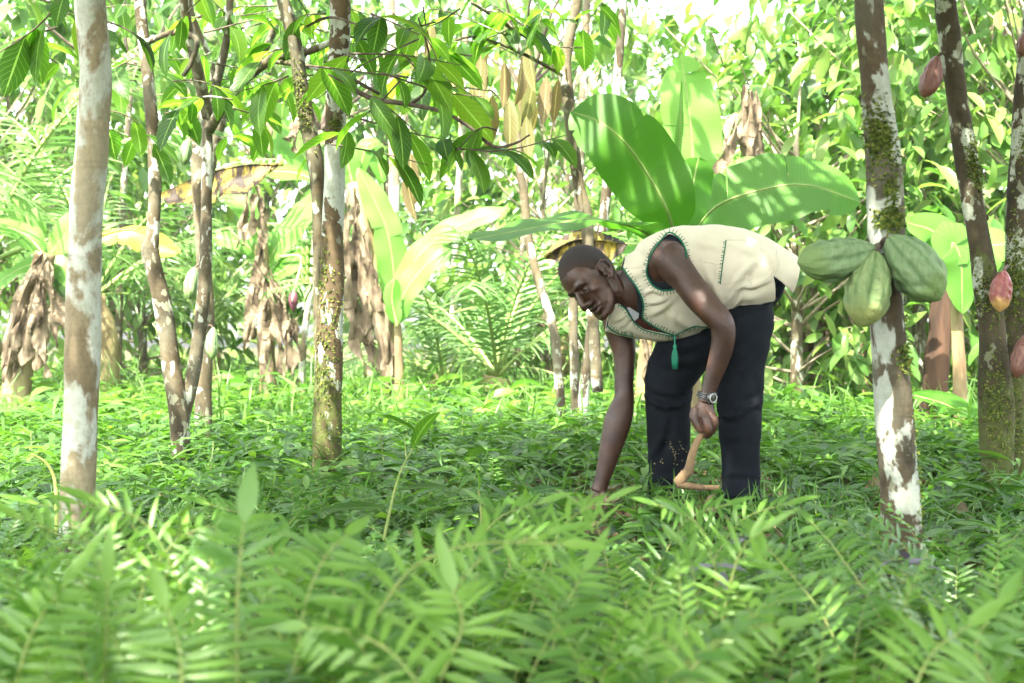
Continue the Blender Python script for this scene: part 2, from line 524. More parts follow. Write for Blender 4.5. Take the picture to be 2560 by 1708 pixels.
for s in (-1, 1):
    dent((s * .018, .085, .011), (.009, .02, .011), .007)
    dent((s * .047, .075, .0), (.009, .02, .01), .003)
    dent((s * .031, .088, -.0015), (.015, .012, .0021), .0035)
    dent((s * .031, .085, .017), (.018, .012, .004), .0045)
    dent((s * .009, .105, -.047), (.005, .009, .004), .005, (0, 0, 1))
    dent((s * .037, .085, -.048), (.005, .016, .016), .0035)
    dent((s * .066, .035, .03), (.02, .022, .02), .004, (-s, 0, 0))
    dent((s * .056, .045, -.05), (.02, .02, .018), .004, (-s, 0, 0))
    dent((s * .084, -.012, -.002), (.01, .008, .011), .006, (-s, 0, 0))
dent((0, .095, -.0705), (.032, .02, .0022), .005)
dent((0, .09, -.091), (.022, .02, .005), .003)
dent((0, .1, -.054), (.004, .02, .006), .0015)
headV = V @ HM.T + HO
body = MB()
body.add(headV, Q)
W = lambda l, f, u: HO + HM @ np.array([l, f, u])
# neck
g = [np.append(W(0, -.03, .0), .066), np.append(W(0, -.035, -.06), .067), np.append(P(1540, 722, 5.54), .071), np.append(P(1585, 728, 5.56), .085), np.append(P(1620, 730, 5.57), .1)]
g = cr(g, 20); tube(body, g[:, :3], g[:, 3], 20)
for a, b in (((.062, -.04, -.03), (1566, 752, 5.50)), ((-.03, .0, -.08), (1570, 775, 5.55))):
    q = cr([W(*a), (W(*a) + P(*b)) / 2 + [0, -.004, 0], P(*b)], 12); tube(body, q, np.full(12, .017), 10)
# trunk of the body
TR = [(1538, 735, 5.56, 92, -.04, .10, -22), (1580, 737, 5.56, 107, -.06, .118, -2), (1625, 725, 5.565, 124, -.075, .135, 16), (1690, 712, 5.57, 138, -.08, .15, 18), (1750, 702, 5.575, 134, -.07, .15, 12),
      (1815, 686, 5.58, 118, -.04, .175, 0), (1880, 688, 5.59, 105, -.01, .2, -6), (1935, 694, 5.6, 82, 0, .2, -8), (1975, 698, 5.6, 58, 0, .16, -12)]


def trunk_rings(s=1., sd=1., end=99, ex=0):
    out = []
    for x, y, d, hh, dd, bd, sx in TR[:end]:
        k = d / F
        out.append((P(x, y, d), np.array([-sx * k * s, -dd * sd * -1, (hh + ex) * k * s]), np.array([0, bd * sd, 0])))
    return out


loft(body, trunk_rings(.8, .74, 7), 40, 40)
# arms
paths(body, [(1640, 690, 5.5, 46), (1668, 645, 5.43, 48), (1690, 672, 5.405, 43), (1716, 702, 5.385, 37), (1746, 742, 5.36, 36.5), (1778, 778, 5.335, 34), (1803, 806, 5.32, 31.5), (1809, 838, 5.325, 30), (1804, 872, 5.335, 28.5),
             (1792, 915, 5.345, 25), (1780, 950, 5.352, 20.5), (1771, 978, 5.357, 19), (1764, 1005, 5.36, 20)], 60)
ball(body, P(1818, 808, 5.33), .026)
paths(body, [(1575, 740, 5.66, 50), (1552, 775, 5.72, 48), (1550, 815, 5.735, 42), (1554, 845, 5.735, 35), (1560, 880, 5.73, 29), (1561, 915, 5.725, 25.5), (1560, 960, 5.72, 24), (1560, 995, 5.715, 25), (1553, 1025, 5.71, 31.5),
             (1544, 1055, 5.705, 34.5), (1534, 1095, 5.70, 31), (1522, 1140, 5.70, 26), (1511, 1180, 5.70, 21.5), (1502, 1210, 5.70, 19.5), (1496, 1228, 5.70, 20)], 60)
# veins on the forearms
for rows in ([(1538, 1020, 5.669, 1.6), (1536, 1060, 5.659, 2), (1545, 1090, 5.665, 2), (1528, 1130, 5.669, 2), (1512, 1180, 5.676, 1.5)], [(1562, 960, 5.690, 1.5), (1566, 1010, 5.677, 2), (1556, 1050, 5.658, 2), (1545, 1090, 5.666, 1.7)],
             [(1815, 830, 5.289, 1.6), (1800, 880, 5.298, 1.9), (1790, 920, 5.316, 1.8), (1775, 960, 5.33, 1.5)]):
    paths(body, rows, 30, 8)


def hand_paths(z, rows, n=14):
    paths(body, [(*z(x, y), d, r) for x, y, d, r in rows], n, 16)
    x, y, d, r = rows[-1]; ball(body, P(*z(x, y), d), r / F * d * 1.02)


def hand_loft(z, rows):
    out = []
    for x, y, d, hx, hd_ in rows:
        out.append((P(*z(x, y), d), np.array([hx / F * d, 0, 0]), np.array([0, hd_, 0])))
    loft(body, out, 20, 24, pw=.9)


hand_loft(Z9, [(462, 255, 5.358, 17, .021), (446, 310, 5.356, 22, .021), (432, 370, 5.352, 27.5, .0215), (432, 430, 5.348, 30, .022), (445, 485, 5.35, 27, .022), (460, 520, 5.352, 18, .017)])
hand_paths(Z9, [(430, 400, 5.34, 11), (455, 480, 5.322, 11.5), (476, 560, 5.318, 11), (484, 620, 5.326, 10.5), (470, 650, 5.342, 9), (452, 640, 5.356, 8)])
hand_paths(Z9, [(500, 420, 5.342, 10), (540, 480, 5.338, 11), (535, 560, 5.345, 10.5), (500, 620, 5.358, 9.5), (465, 630, 5.37, 8)])
hand_paths(Z9, [(510, 420, 5.362, 10), (552, 478, 5.362, 10.5), (546, 545, 5.37, 10), (510, 600, 5.382, 9), (470, 610, 5.386, 8)])
hand_paths(Z9, [(500, 430, 5.38, 9), (540, 470, 5.386, 9.5), (530, 530, 5.395, 9), (490, 575, 5.402, 8), (460, 585, 5.4, 7)])
hand_paths(Z9, [(345, 360, 5.348, 12), (325, 440, 5.338, 12), (345, 500, 5.33, 10.5), (372, 555, 5.328, 10), (398, 592, 5.332, 8)])
ball(body, P(*Z9(545, 472), 5.334), .0125); ball(body, P(*Z9(468, 462), 5.32), .0125)
# far hand in the weeds
hand_loft(ZG, [(484, 500, 5.70, 19, .02), (462, 560, 5.695, 23, .02), (440, 620, 5.69, 27, .019), (425, 670, 5.685, 24, .016)])
hand_paths(ZG, [(385, 610, 5.69, 10), (330, 650, 5.68, 9.5), (290, 690, 5.67, 8.5), (262, 720, 5.66, 7)])
hand_paths(ZG, [(410, 650, 5.68, 10), (380, 705, 5.66, 9.5), (375, 745, 5.65, 8.5), (395, 770, 5.655, 7)])
hand_paths(ZG, [(440, 655, 5.675, 10.5), (440, 720, 5.65, 10), (455, 755, 5.64, 9), (480, 770, 5.65, 7.5)])
hand_paths(ZG, [(475, 645, 5.675, 10.5), (500, 705, 5.65, 10), (530, 740, 5.64, 9), (560, 750, 5.65, 7.5)])
hand_paths(ZG, [(505, 545, 5.685, 11), (545, 600, 5.67, 10.5), (580, 655, 5.655, 10), (618, 690, 5.65, 8)])
# legs under the cloth
near_leg = [(1868, 715, 5.62, 55), (1864, 765, 5.56, 68), (1859, 805, 5.50, 76), (1852, 850, 5.47, 74), (1847, 900, 5.46, 68), (1850, 952, 5.455, 61), (1850, 1003, 5.455, 57), (1850, 1055, 5.455, 54), (1850, 1104, 5.46, 51), (1851, 1150, 5.465, 48), (1852, 1189, 5.465, 47), (1853, 1240, 5.46, 48.5), (1853, 1278, 5.455, 49)]
far_leg = [(1850, 735, 5.70, 84), (1808, 785, 5.71, 84), (1760, 832, 5.71, 80), (1706, 885, 5.715, 71), (1676, 945, 5.72, 63.5), (1670, 1003, 5.725, 57.5), (1671, 1070, 5.735, 55), (1671, 1138, 5.745, 51.5), (1667, 1200, 5.75, 47), (1667, 1246, 5.75, 46.5)]
for leg in (near_leg, far_leg):
    paths(body, [(x, y, d + .02, r * .55) for x, y, d, r in leg[3:]], 30)
bV, bQ, bN = remesh(body, .0025, 1, .35)
bodyB = bvh_of(bV, bQ)

# skin, darker at the lids and lips, paler at cheeks, temples, nose, fingers and knuckles
k = NT('skin'); v = k.obj()
col = k.mix(k.ramp(k.noise(v, 14, 4, .6), [(.35, 0.), (.7, 1.)]), (.028, .0102, .005), (.06, .0238, .0122))
col = k.mix(k.attr('lv'), col, (.15, .075, .05))
col = k.mix(k.attr('lu'), col, (.016, .008, .007))
fine = k.noise(v, 260, 3, .6)
skin = k.done(k.bsdf(col, k.ramp(k.noise(v, 30, 3), [(.3, .37), (.7, .52)]), .5, k.math('ADD', fine, k.math('MULTIPLY', k.noise(v, 38, 5, .65), 2.)), .3, .004, Subsurface_Weight=.06, Subsurface_Radius=(.4, .15, .08), Subsurface_Scale=.012))
loc = np.linalg.solve(HM, (bV - HO).T).T
at = np.zeros((len(bV), 3))


def spot(c, r, amt, ch):
    q = ((loc - np.array(c)) / np.array(r)) ** 2
    at[:, ch] = np.maximum(at[:, ch], amt * np.exp(-q.sum(1)))


for s in (-1, 1):
    spot((s * .031, .085, .0), (.018, .02, .006), .7, 1)
    spot((s * .034, .088, .034), (.02, .02, .005), .75, 1)
    spot((s * .05, .06, -.012), (.022, .03, .022), .22, 2)
    spot((s * .06, .045, .045), (.02, .03, .016), .28, 2)
spot((0, .09, -.066), (.03, .03, .008), .75, 1)
spot((0, .115, -.03), (.012, .02, .03), .15, 2)
for c, r in ((P(*Z9(380, 580), 5.325), .02), (P(*Z9(552, 470), 5.33), .018), (P(*ZG(600, 690), 5.65), .05), (P(*ZG(470, 740), 5.65), .05)):
    at[:, 2] = np.maximum(at[:, 2], .8 * np.exp(-(((bV - c) / r) ** 2).sum(1)))
person_org = P(1760, 1300, 5.6); person_org[2] = 0
pm = MB(); pm.add(bV, bQ, a=at)
person = tag(pm.build('person', skin, org=person_org), 'man in a cream vest bending down with a forked stick in his hand', 'person')
# cropped hair: the skin of the scalp, lifted
zl = np.interp(loc[:, 1], [-.12, -.06, -.02, -.005, .02, .035, .06, .1], [-.045, -.04, -.02, .012, .03, .058, .082, .086])
j = rng.random(len(loc)) * .008 + .004 * np.sin(loc[:, 1] * 150) * np.sin(loc[:, 0] * 120 + 1)
hm = (loc[:, 2] > zl + j - .003) & (np.linalg.norm(loc, axis=1) < .18) & (abs(loc[:, 0]) < np.where((loc[:, 2] < .04) & (loc[:, 1] < .006) & (loc[:, 1] > -.048), .0715, .2))
fq = bQ[hm[bQ].all(1)]
used, inv = np.unique(fq, return_inverse=True)
hairV = bV[used] + bN[used] * (np.clip((loc[used, 2] - zl[used]) / .05, .15, 1)[:, None] * .0016 + .0009 * rng.random((len(used), 1)))
k = NT('cropped_hair'); v = k.obj()
hn = k.noise(v, 420, 2, .8)
col = k.mix(k.ramp(hn, [(.38, 0.), (.66, 1.)]), (.008, .0065, .006), (.045, .033, .029))
col = k.mix(k.math('MULTIPLY', k.math('SUBTRACT', 1., k.attr('lu')), .9), col, (.04, .019, .012))
hair_m = k.done(k.bsdf(col, .8, .35, hn, .9, .004))
fade = np.clip((loc[used, 2] - zl[used]) / .05, 0, 1)
hb_ = MB(); hb_.add(hairV, inv.reshape(-1, 4), a=np.stack([fade * 0, fade, fade * 0], 1)); hb_.build('hair', hair_m, person)
# eyes: a narrow wet gap under each lid
eye_m = plain('eye', (.01, .007, .006), (.12, .1, .09), 160, .15, .6, 0)
for s in (-1, 1):
    e = MB()
    pts = [(s * .031 + t * .0125, .0872 - .010 * t * t - .003 * abs(t) - .0012, -.0035 - .0016 * t * t) for t in np.linspace(-1, 1, 9)]
    tube(e, np.array([HO + HM @ np.array(p) for p in pts]), [.0006, .0016, .0022, .0026, .0027, .0026, .0022, .0016, .0006], 8)
    e.build('eye', eye_m, person)

# --- trousers
tr = MB()
for leg in (near_leg, far_leg): paths(tr, leg, 50, 32)
loft(tr, [(P(1960, 690, 5.6), np.array([0, 0, .05]), np.array([0, .10, 0])), (P(1935, 700, 5.6), np.array([0, 0, .105]), np.array([0, .135, 0])), (P(1890, 700, 5.59), np.array([0, 0, .135]), np.array([0, .155, 0])),
          (P(1840, 705, 5.59), np.array([0, 0, .14]), np.array([0, .145, 0])), (P(1790, 710, 5.59), np.array([0, 0, .12]), np.array([0, .13, 0]))], 24, 36)
tV, tQ, tN = remesh(tr, .0045, 10)
z = lambda *p: [Z7(*q) for q in p]
tV = creases(tV, tN, [(z((630, 440), (720, 520), (860, 545)), .008, 9), (z((640, 560), (760, 640), (900, 615)), .009, 9), (z((970, 540), (900, 620), (800, 660)), .007, 9), (z((660, 1040), (740, 900), (790, 700)), .008, 10),
                      (z((1165, 640), (1230, 715), (1350, 690)), .011, 9), (z((1490, 600), (1400, 640), (1300, 640)), .006, 10), (z((1180, 880), (1300, 850), (1420, 870)), .004, 12), (z((680, 860), (800, 880), (930, 850)), .004, 10),
                      (z((1550, 60), (1400, 220), (1260, 330)), .007, 12), (z((1530, 200), (1400, 330), (1300, 420)), .006, 12), (z((760, 220), (900, 210), (1050, 160)), .007, 12), (z((700, 320), (860, 330), (1020, 300)), .006, 12),
                      (z((650, 1200), (760, 1170), (900, 1200)), .006, 9), (z((1210, 1150), (1320, 1130), (1470, 1160)), .005, 9), (z((1210, 1290), (1330, 1310), (1470, 1280)), .006, 9), (z((860, 700), (850, 900), (830, 1150)), .005, 14), (z((1330, 500), (1330, 800), (1320, 1150)), .004, 16)])
tp = pix(tV); hy = np.interp(tp[:, 0], [1700, 1739, 1778, 1827, 1860, 1910, 1938, 1990], [850, 840, 821, 787, 773, 759, 740, 700])
dy = 5.6 - tV[:, 1]; tV[:, 1] += np.where(dy > 0, dy * .55 * np.clip((hy + 14 - tp[:, 1]) / 34, 0, 1), 0)
tN = normals(tV, tQ)
q = np.sin(tV[:, 0] * 31 + tV[:, 2] * 17) * np.sin(tV[:, 2] * 23 + tV[:, 0] * 9 + 1.7) * .0022
tV = tV + tN * q[:, None]
k = NT('navy_cloth'); v = k.obj()
wv = k.n('ShaderNodeTexWave', {'Vector': v, 'Scale': 95., 'Distortion': 1.2, 'Detail': 1.}, bands_direction='X').outputs['Fac']
col = k.mix(k.ramp(k.noise(v, 6, 5, .6), [(.35, 0.), (.7, 1.)]), (.003, .0045, .0075), (.006, .0085, .0125))
col = k.mix(k.math('MULTIPLY', wv, .2), col, (.009, .012, .017))
col = k.mix(k.ramp(k.noise(v, 9, 6, .75), [(.66, 0.), (.76, .35)]), col, (.07, .06, .045))
navy = k.done(k.bsdf(col, .9, .12, k.math('ADD', wv, k.noise(v, 300, 2)), .25, .002))
tm = MB(); tm.add(tV, tQ); trousers = tm.build('trousers', navy, person)
trB = bvh_of(tV, tQ)
sm = MB()
for x, y in ((25, 718), (70, 715), (75, 735), (68, 750), (66, 770), (85, 775), (66, 788), (95, 795), (103, 803), (98, 827), (125, 825), (170, 715), (183, 757), (165, 800), (195, 785), (205, 797), (213, 797), (240, 825), (155, 845), (125, 848), (115, 853), (123, 888), (119, 912), (195, 920), (108, 955), (142, 965), (185, 1030), (112, 868)):
    h, n_ = hit(trB, *Z9(x, y))
    if h is not None: ball(sm, h + n_ * .001, rng.uniform(.0016, .0026), nu=5, nv=7)
for x, y in ((700, 1062), (745, 1048), (755, 1030), (760, 1058), (688, 1135), (680, 1133)):
    h, n_ = hit(trB, *Z7(x, y))
    if h is not None: ball(sm, h + n_ * .001, rng.uniform(.002, .004), nu=5, nv=7)
tag(sm.build('seed_speck', plain('burr', (.2, .17, .07), (.3, .26, .12), 50), trousers), kind='stuff')
# shoes
for x, y, d, a in ((1850, 1296, 5.45, R(200)), (1662, 1262, 5.74, R(186))):
    c = P(x, y, d); s_ = MB(); f = np.array([math.cos(a), math.sin(a), 0]); l = np.array([-f[1], f[0], 0]); c[2] = .03
    c = c + f * .0
    loft(s_, [(c - f * .10 + UP * .02, l * .02, UP * .03), (c - f * .08 + UP * .02, l * .036, UP * .05), (c + UP * .025, l * .042, UP * .055), (c + f * .06 + UP * .0, l * .045, UP * .033), (c + f * .105, l * .04, UP * .024), (c + f * .125, l * .018, UP * .012)], 24, 20, pw=.8)
    s_.build('shoe', M['shoe'] if 'shoe' in M else M.setdefault('shoe', plain('shoe', (.012, .012, .02), (.02, .022, .04), 12, .6)), person)

# --- shirt under the vest (navy, grey and rust) and vest
ub = MB(); loft(ub, trunk_rings(.955, .95, 7), 60, 80)
uV = np.vstack(ub.V); uQ = np.vstack(ub.Q)
upx = pix(uV[uQ].mean(1))
Zl = lambda *p: [Z6(*q) for q in p]
keep = ~inside(upx, Zl((560, 380), (690, 400), (740, 430), (800, 520), (880, 640), (915, 740), (905, 860), (870, 905), (800, 800), (700, 770), (560, 800)))
mi = np.zeros(len(uQ), int)
mi[inside(upx, Zl((925, 900), (1000, 940), (1130, 1010), (1100, 1060), (960, 1000), (880, 950)))] = 1
mi[inside(upx, Zl((2090, 480), (2200, 500), (2230, 640), (2110, 640)))] = 1
uV = relax(uV, uQ[keep], 10)
um = MB()
for m_ in (0, 1):
    um.add(uV, uQ[keep & (mi == m_)], m=m_)
navy2 = plain('navy_knit', (.006, .009, .014), (.012, .016, .024), 90, .85, .2)
undershirt = um.build('undershirt', [navy2, plain('rust_print', (.02, .007, .006), (.11, .03, .02), 45, .8, .2, stretch=(1, 1, 1), detail=3)], person)
gp = MB()
pg = Zl((808, 818), (828, 812), (915, 868), (912, 905), (880, 935), (868, 925))
hits = [hit(bvh_of(uV, uQ), *p)[0] for p in pg]
hits = np.array([(h if h is not None else P(*p, 5.42)) for h, p in zip(hits, pg)]) + [0, -.006, .0]
gp.add(np.vstack([hits, hits + [0, .003, 0]]), None, [(0, i, i + 1) for i in range(1, 5)] + [(6, 6 + i + 1, 6 + i) for i in range(1, 5)])
gp.build('collar_patch', plain('grey_cloth', (.33, .33, .36), (.4, .4, .43), 60, .8), undershirt, smooth=False)

vb = MB(); loft(vb, trunk_rings(1.0, 1.0), 190, 200, cap=False)
vV = np.vstack(vb.V); vQ = np.vstack(vb.Q)
vN = normals(vV, vQ)
if (vN[:, 1] * (vV[:, 1] - 5.57)).mean() < 0: vQ = vQ[:, ::-1]; vN = -vN
vV = creases(vV, vN, [(Zl((1640, 800), (1760, 690), (1850, 560)), .010, 8), (Zl((1700, 690), (1830, 520), (1980, 370)), .009, 9), (Zl((1820, 640), (1930, 620), (2080, 560)), .010, 7), (Zl((1650, 900), (1760, 800), (1830, 680)), .007, 7),
                      (Zl((960, 690), (1040, 660), (1130, 700)), .008, 5), (Zl((990, 770), (1090, 760), (1190, 710)), .007, 6), (Zl((1010, 880), (1100, 830), (1240, 720)), .006, 8), (Zl((1380, 480), (1480, 640), (1580, 860)), .006, 9), (Zl((1500, 460), (1580, 620), (1660, 760)), .006, 10),
                      (Zl((780, 960), (830, 900), (860, 850)), .007, 6), (Zl((690, 930), (760, 900), (800, 860)), .006, 6), (Zl((900, 1040), (1050, 1090), (1200, 1100)), .006, 8), (Zl((1250, 880), (1330, 960), (1420, 1000)), .007, 9), (Zl((1150, 820), (1220, 920), (1260, 1010)), .005, 9),
                      (Zl((1380, 200), (1500, 250), (1640, 260)), .004, 12), (Zl((1850, 200), (1980, 280), (2080, 380)), .006, 10), (Zl((1750, 260), (1900, 300), (2040, 380)), .005, 10), (Zl((2120, 330), (2130, 430), (2100, 520)), .006, 7), (Zl((880, 250), (1000, 300), (1100, 260)), .005, 12),
                      (Zl((760, 470), (860, 520), (960, 500)), .004, 9), (Zl((1700, 780), (1850, 740), (2050, 700)), .004, 9)])
vN = normals(vV, vQ)
q = (np.sin(vV[:, 0] * 38 + vV[:, 2] * 11) * np.sin(vV[:, 2] * 29 - vV[:, 0] * 13 + .7) * .0018 + np.sin(vV[:, 0] * 90 + vV[:, 2] * 60) * np.sin(vV[:, 2] * 75 - vV[:, 0] * 40) * .0007)
vV = vV + vN * q[:, None]
vestB = bvh_of(vV, vQ)
arm_poly = Zl((1180, 152), (1110, 225), (1050, 305), (1000, 410), (982, 500), (1008, 575), (1060, 635), (1130, 662), (1205, 658), (1260, 640), (1330, 480), (1336, 400), (1332, 330), (1312, 258), (1260, 188))
neck_poly = Zl((640, 380), (690, 398), (760, 440), (800, 500), (880, 610), (930, 700), (955, 800), (948, 895), (1000, 950), (1100, 1010), (1240, 1068), (1100, 1040), (960, 1010), (880, 950), (830, 880), (790, 820), (730, 778), (660, 800), (540, 840), (540, 380))
hem_poly = [(1716, 870), (1700, 852), (1739, 839), (1760, 822), (1790, 815), (1827, 787), (1860, 773), (1910, 759), (1938, 753), (1938, 708), (1931, 688), (1952, 703), (1974, 725), (2010, 780), (2010, 930), (1705, 930)]
cpx = pix(vV[vQ].mean(1)); fn = vN[vQ].mean(1)
near = fn[:, 1] < .15
# a ragged edge would show: move the border points onto the cut lines
kill = (inside(cpx, arm_poly) & near) | (inside(cpx, neck_poly) & (cpx[:, 0] < 1700) & (near | (cpx[:, 0] < 1560))) | (inside(cpx, hem_poly))
fq = vQ[~kill]
vV = relax(vV, fq, 14)
vm = MB(); vm.add(vV, fq)
k = NT('cream_cotton'); v = k.obj()
col = k.mix(k.ramp(k.noise(v, 8, 5, .6), [(.35, 0.), (.7, 1.)]), (.56, .51, .39), (.64, .59, .465))
col = k.mix(k.ramp(k.noise(v, 3.5, 6, .7), [(.62, 0.), (.75, .3)]), col, (.33, .28, .19))
wv = k.math('ADD', k.n('ShaderNodeTexWave', {'Vector': v, 'Scale': 150., 'Distortion': .6}, bands_direction='X').outputs['Fac'], k.n('ShaderNodeTexWave', {'Vector': v, 'Scale': 150., 'Distortion': .6}, bands_direction='Z').outputs['Fac'])
b = k.bsdf(col, .85, .2, k.math('ADD', wv, k.math('MULTIPLY', k.noise(v, 45, 4), 1.5)), .2, .0025, Sheen_Weight=.1)
cream = k.done(k.n('ShaderNodeMixShader', {0: .08, 1: b, 2: k.n('ShaderNodeBsdfTranslucent', {'Color': col}).outputs[0]}).outputs[0])
vest = vm.build('vest', cream, person)
so = vest.modifiers.new('thick', 'SOLIDIFY'); so.thickness = .003; so.offset = 0
green = plain('green_yarn', (.004, .09, .045), (.008, .15, .08), 120, .75, .3)


def seam(mb, pts, r, tick=0, every=8., lift=.002, side=1, n=None, b=None, skin_too=True):
    b = b or vestB
    p = cr(pts, n or max(8, int(sum(np.hypot(*np.diff(np.array(pts, float), axis=0).T)) / 3)))
    H3 = []
    for x, y in p:
        h, nn = hit(b, x, y)
        if skin_too:
            h2, n2 = hit(bodyB, x, y)
            if h2 is not None and h is not None and -.04 < h2[1] - h[1] < 0: h, nn = h2, n2
        if h is not None: H3.append(h + np.array(nn) * lift * (1 if nn[1] < 0 else -1))
    if len(H3) < 6: return
    H3 = np.array(H3); med = np.array([np.median(H3[max(0, i - 5):i + 6, 1]) for i in range(len(H3))]); H3 = H3[abs(H3[:, 1] - med) < .03]
    if len(H3) < 3: return
    H3 = np.array(H3); keep = np.concatenate([[True], np.linalg.norm(np.diff(H3, axis=0), axis=1) > 1e-4]); H3 = H3[keep]
    tube(mb, H3, r, 6)
    if tick:
        d = np.gradient(p, axis=0); L = np.concatenate([[0], np.cumsum(np.hypot(*np.diff(p, axis=0).T))])
        for s_ in np.arange(4, L[-1], every):
            i = int(np.searchsorted(L, s_ + rng.normal(0, .8))); i = min(max(i, 0), len(p) - 1)
            nx, ny = -d[i][1], d[i][0]; l = math.hypot(nx, ny) + 1e-6
            q = [hit(b, p[i][0] + nx / l * side * t + rng.normal(0, .2), p[i][1] + ny / l * side * t) for t in (0, tick * .5, tick * rng.uniform(.9, 1.1))]
            if any(a is None for a, _ in q): continue
            q = np.array([a + c * lift * (1 if c[1] < 0 else -1) for a, c in q])
            if np.linalg.norm(q[2] - q[0]) < .05: tube(mb, q, .0013, 5)


st = MB(); seam(st, arm_poly[9:] + arm_poly[:10] if 0 else arm_poly[11:] + arm_poly[:10], .0034, 11, 7.5, side=1); st.build('stitching', green, vest)
st = MB(); seam(st, Zl((720, 402), (760, 440), (800, 500), (880, 612), (930, 702), (957, 800), (950, 900), (1000, 950), (1100, 1008), (1225, 1062)), .0034, 10, 8, side=-1); st.build('stitching', green, vest)
st = MB(); seam(st, Zl((730, 785), (790, 822), (830, 880), (880, 950), (960, 1010), (1100, 1045), (1225, 1072)), .0026, 8, 8, side=1); st.build('stitching', green, vest)
st = MB(); seam(st, Zl((1225, 1066), (1320, 1015), (1410, 980), (1470, 985), (1560, 985)), .0026, 8, 8, side=1); st.build('stitching', green, vest)
st = MB(); seam(st, Zl((628, 968), (680, 1015), (760, 1052), (868, 1068)), .003, 9, 7.5, side=-1); st.build('stitching', green, vest)
st = MB(); seam(st, Zl((1690, 218), (1680, 300), (1662, 420), (1650, 520), (1640, 606)), .0022, 7, 6.5, side=1); st.build('stitching', green, vest)
cream_t = plain('cream_thread', (.45, .4, .3), (.55, .5, .38), 60)
for pts in (((1340, 392), (1480, 405), (1600, 428), (1655, 435)), ((1690, 216), (1850, 222), (2010, 258)), ((1640, 606), (1740, 596), (1830, 560)), ((820, 470), (900, 462), (975, 440)), ((2140, 300), (2130, 420), (2090, 520), (1960, 655)),
            ((1790, 650), (1820, 740), (1838, 830)), ((1830, 545), (1890, 565), (1955, 655)), ((1600, 430), (1590, 560), (1560, 640))):
    se = MB(); seam(se, Zl(*pts), .0013, lift=.0016); se.build('seam', cream_t, vest)
# tassel
ta = MB(); top = hit(vestB, *Z6(1232, 1068))[0]
if top is None: top = P(*Z6(1232, 1075), 5.42)
tube(ta, cr([top + [0, -.006, 0], top + [.0, -.012, -.02], top + [.001, -.012, -.04]], 8), .0028, 6)
ball(ta, top + [.001, -.012, -.042], (.0075, .0075, .01), nu=8, nv=10)
for i in range(46):
    a = rng.uniform(0, 6.28); r_ = rng.uniform(0, .012); l = rng.uniform(.07, .088)
    c = top + [.001, -.012, -.045]; e = np.array([math.cos(a), math.sin(a), 0])
    tube(ta, cr([c + e * .003, c + e * (r_ * .8 + .004) - UP * l * .4, c + e * r_ + UP * -l], 7), .0011, 5)
ta.build('tassel', plain('green_silk', (.01, .2, .11), (.02, .34, .2), 90, .5, .5), vest)

# --- watch on the near wrist
wt = MB(); wc = P(*Z9(455, 225), 5.357); ax = nrm(P(1752, 1025, 5.36) - P(1775, 970, 5.357)); sx = nrm(np.cross(ax, [0, -1., 0])); sy = np.cross(ax, sx)
th = np.linspace(0, 2 * math.pi, 40)
ring = np.array([wc + sx * math.cos(t) * .0325 + sy * math.sin(t) * .0315 for t in th])
for o in (-.007, 0, .007): tube(wt, ring + ax * o, .0035, 8, cap=False)
watch = wt.build('wristwatch', plain('black_resin', (.01, .012, .014), (.03, .034, .037), 40, .4, .5), person)
fd = nrm(np.array([.55, -.8, -.1])); fu = nrm(ax - fd * (ax @ fd)); fr = np.cross(fu, fd); fc = wc + fd * .033 + sx * 0


def disc(mb, c, r, t, n=28):
    loft(mb, [(c, fr * r, fu * r), (c + fd * t * .6, fr * r, fu * r), (c + fd * t, fr * r * .86, fu * r * .86)], 8, n)


cs = MB(); disc(cs, fc - fd * .004, .0225, .013)
for a in np.arange(8) * math.pi / 4 + .4: ball(cs, fc + fr * math.cos(a) * .0225 + fu * math.sin(a) * .0225 + fd * .004, .0032, nu=7, nv=8)
case = cs.build('case', plain('dark_case', (.012, .013, .014), (.05, .05, .05), 60, .3, .6), watch)
rb = MB(); tube(rb, np.array([fc + fd * .0095 + fr * math.cos(t) * .0165 + fu * math.sin(t) * .0165 for t in th]), .0018, 8, cap=False)
rb.build('bezel', plain('steel', (.3, .3, .3), (.5, .5, .5), 80, .25, .9), watch)
fb = MB(); disc(fb, fc + fd * .004, .0148, .005); fb.build('dial', plain('dial', (.1, .105, .07), (.24, .25, .18), 220, .15, .7), watch)

# --- the forked stick he holds
k_ = MB(); D = 5.352
g = cr([(*Z9(462, 520), D + .004, 8.5), (*Z9(432, 590), D, 8.5), (*Z9(415, 640), D, 8.8), (*Z9(360, 720), D - .002, 9.5), (*Z9(310, 850), D - .004, 10), (*Z9(285, 950), D - .004, 10.5), (*Z9(268, 1030), D - .004, 13), (*Z9(215, 1085), D - .004, 13), (*Z9(165, 1150), D - .004, 14.5), (*Z9(125, 1175), D - .004, 11)], 50)
tube(k_, np.array([P(x, y, d) for x, y, d, r in g]), g[:, 3] / F * D, 14, wob=.1, seed=3)
g = cr([(*Z9(150, 1165), D - .004, 13), (*Z9(230, 1190), D - .006, 11), (*Z9(330, 1200), D - .008, 8.5), (*Z9(450, 1215), D - .012, 7.5), (*Z9(600, 1222), D - .016, 7.5)], 30)
tube(k_, np.array([P(x, y, d) for x, y, d, r in g]), g[:, 3] / F * D, 12, wob=.1, seed=5)
tag(k_.build('wooden_stick', plain('bare_wood', (.07, .045, .025), (.27, .18, .095), 16, .8, .2, .9, .01, (1, 1, .35), 0, 6), org=P(*Z9(440, 580), D)), 'hooked brown stick with a short side branch, held in a hand', 'stick')
# ---------------------------------------------------------------- cacao trees
def trunk_path(pts, n=40):
    """rows of display px x, y, width and distance -> world points and radii"""
    g = cr(np.array(pts, float), n)
    p = np.array([PD(x, y, d) for x, y, w, d in g])
    return p, g[:, 2] * 1.08936 / F * g[:, 3] / 2


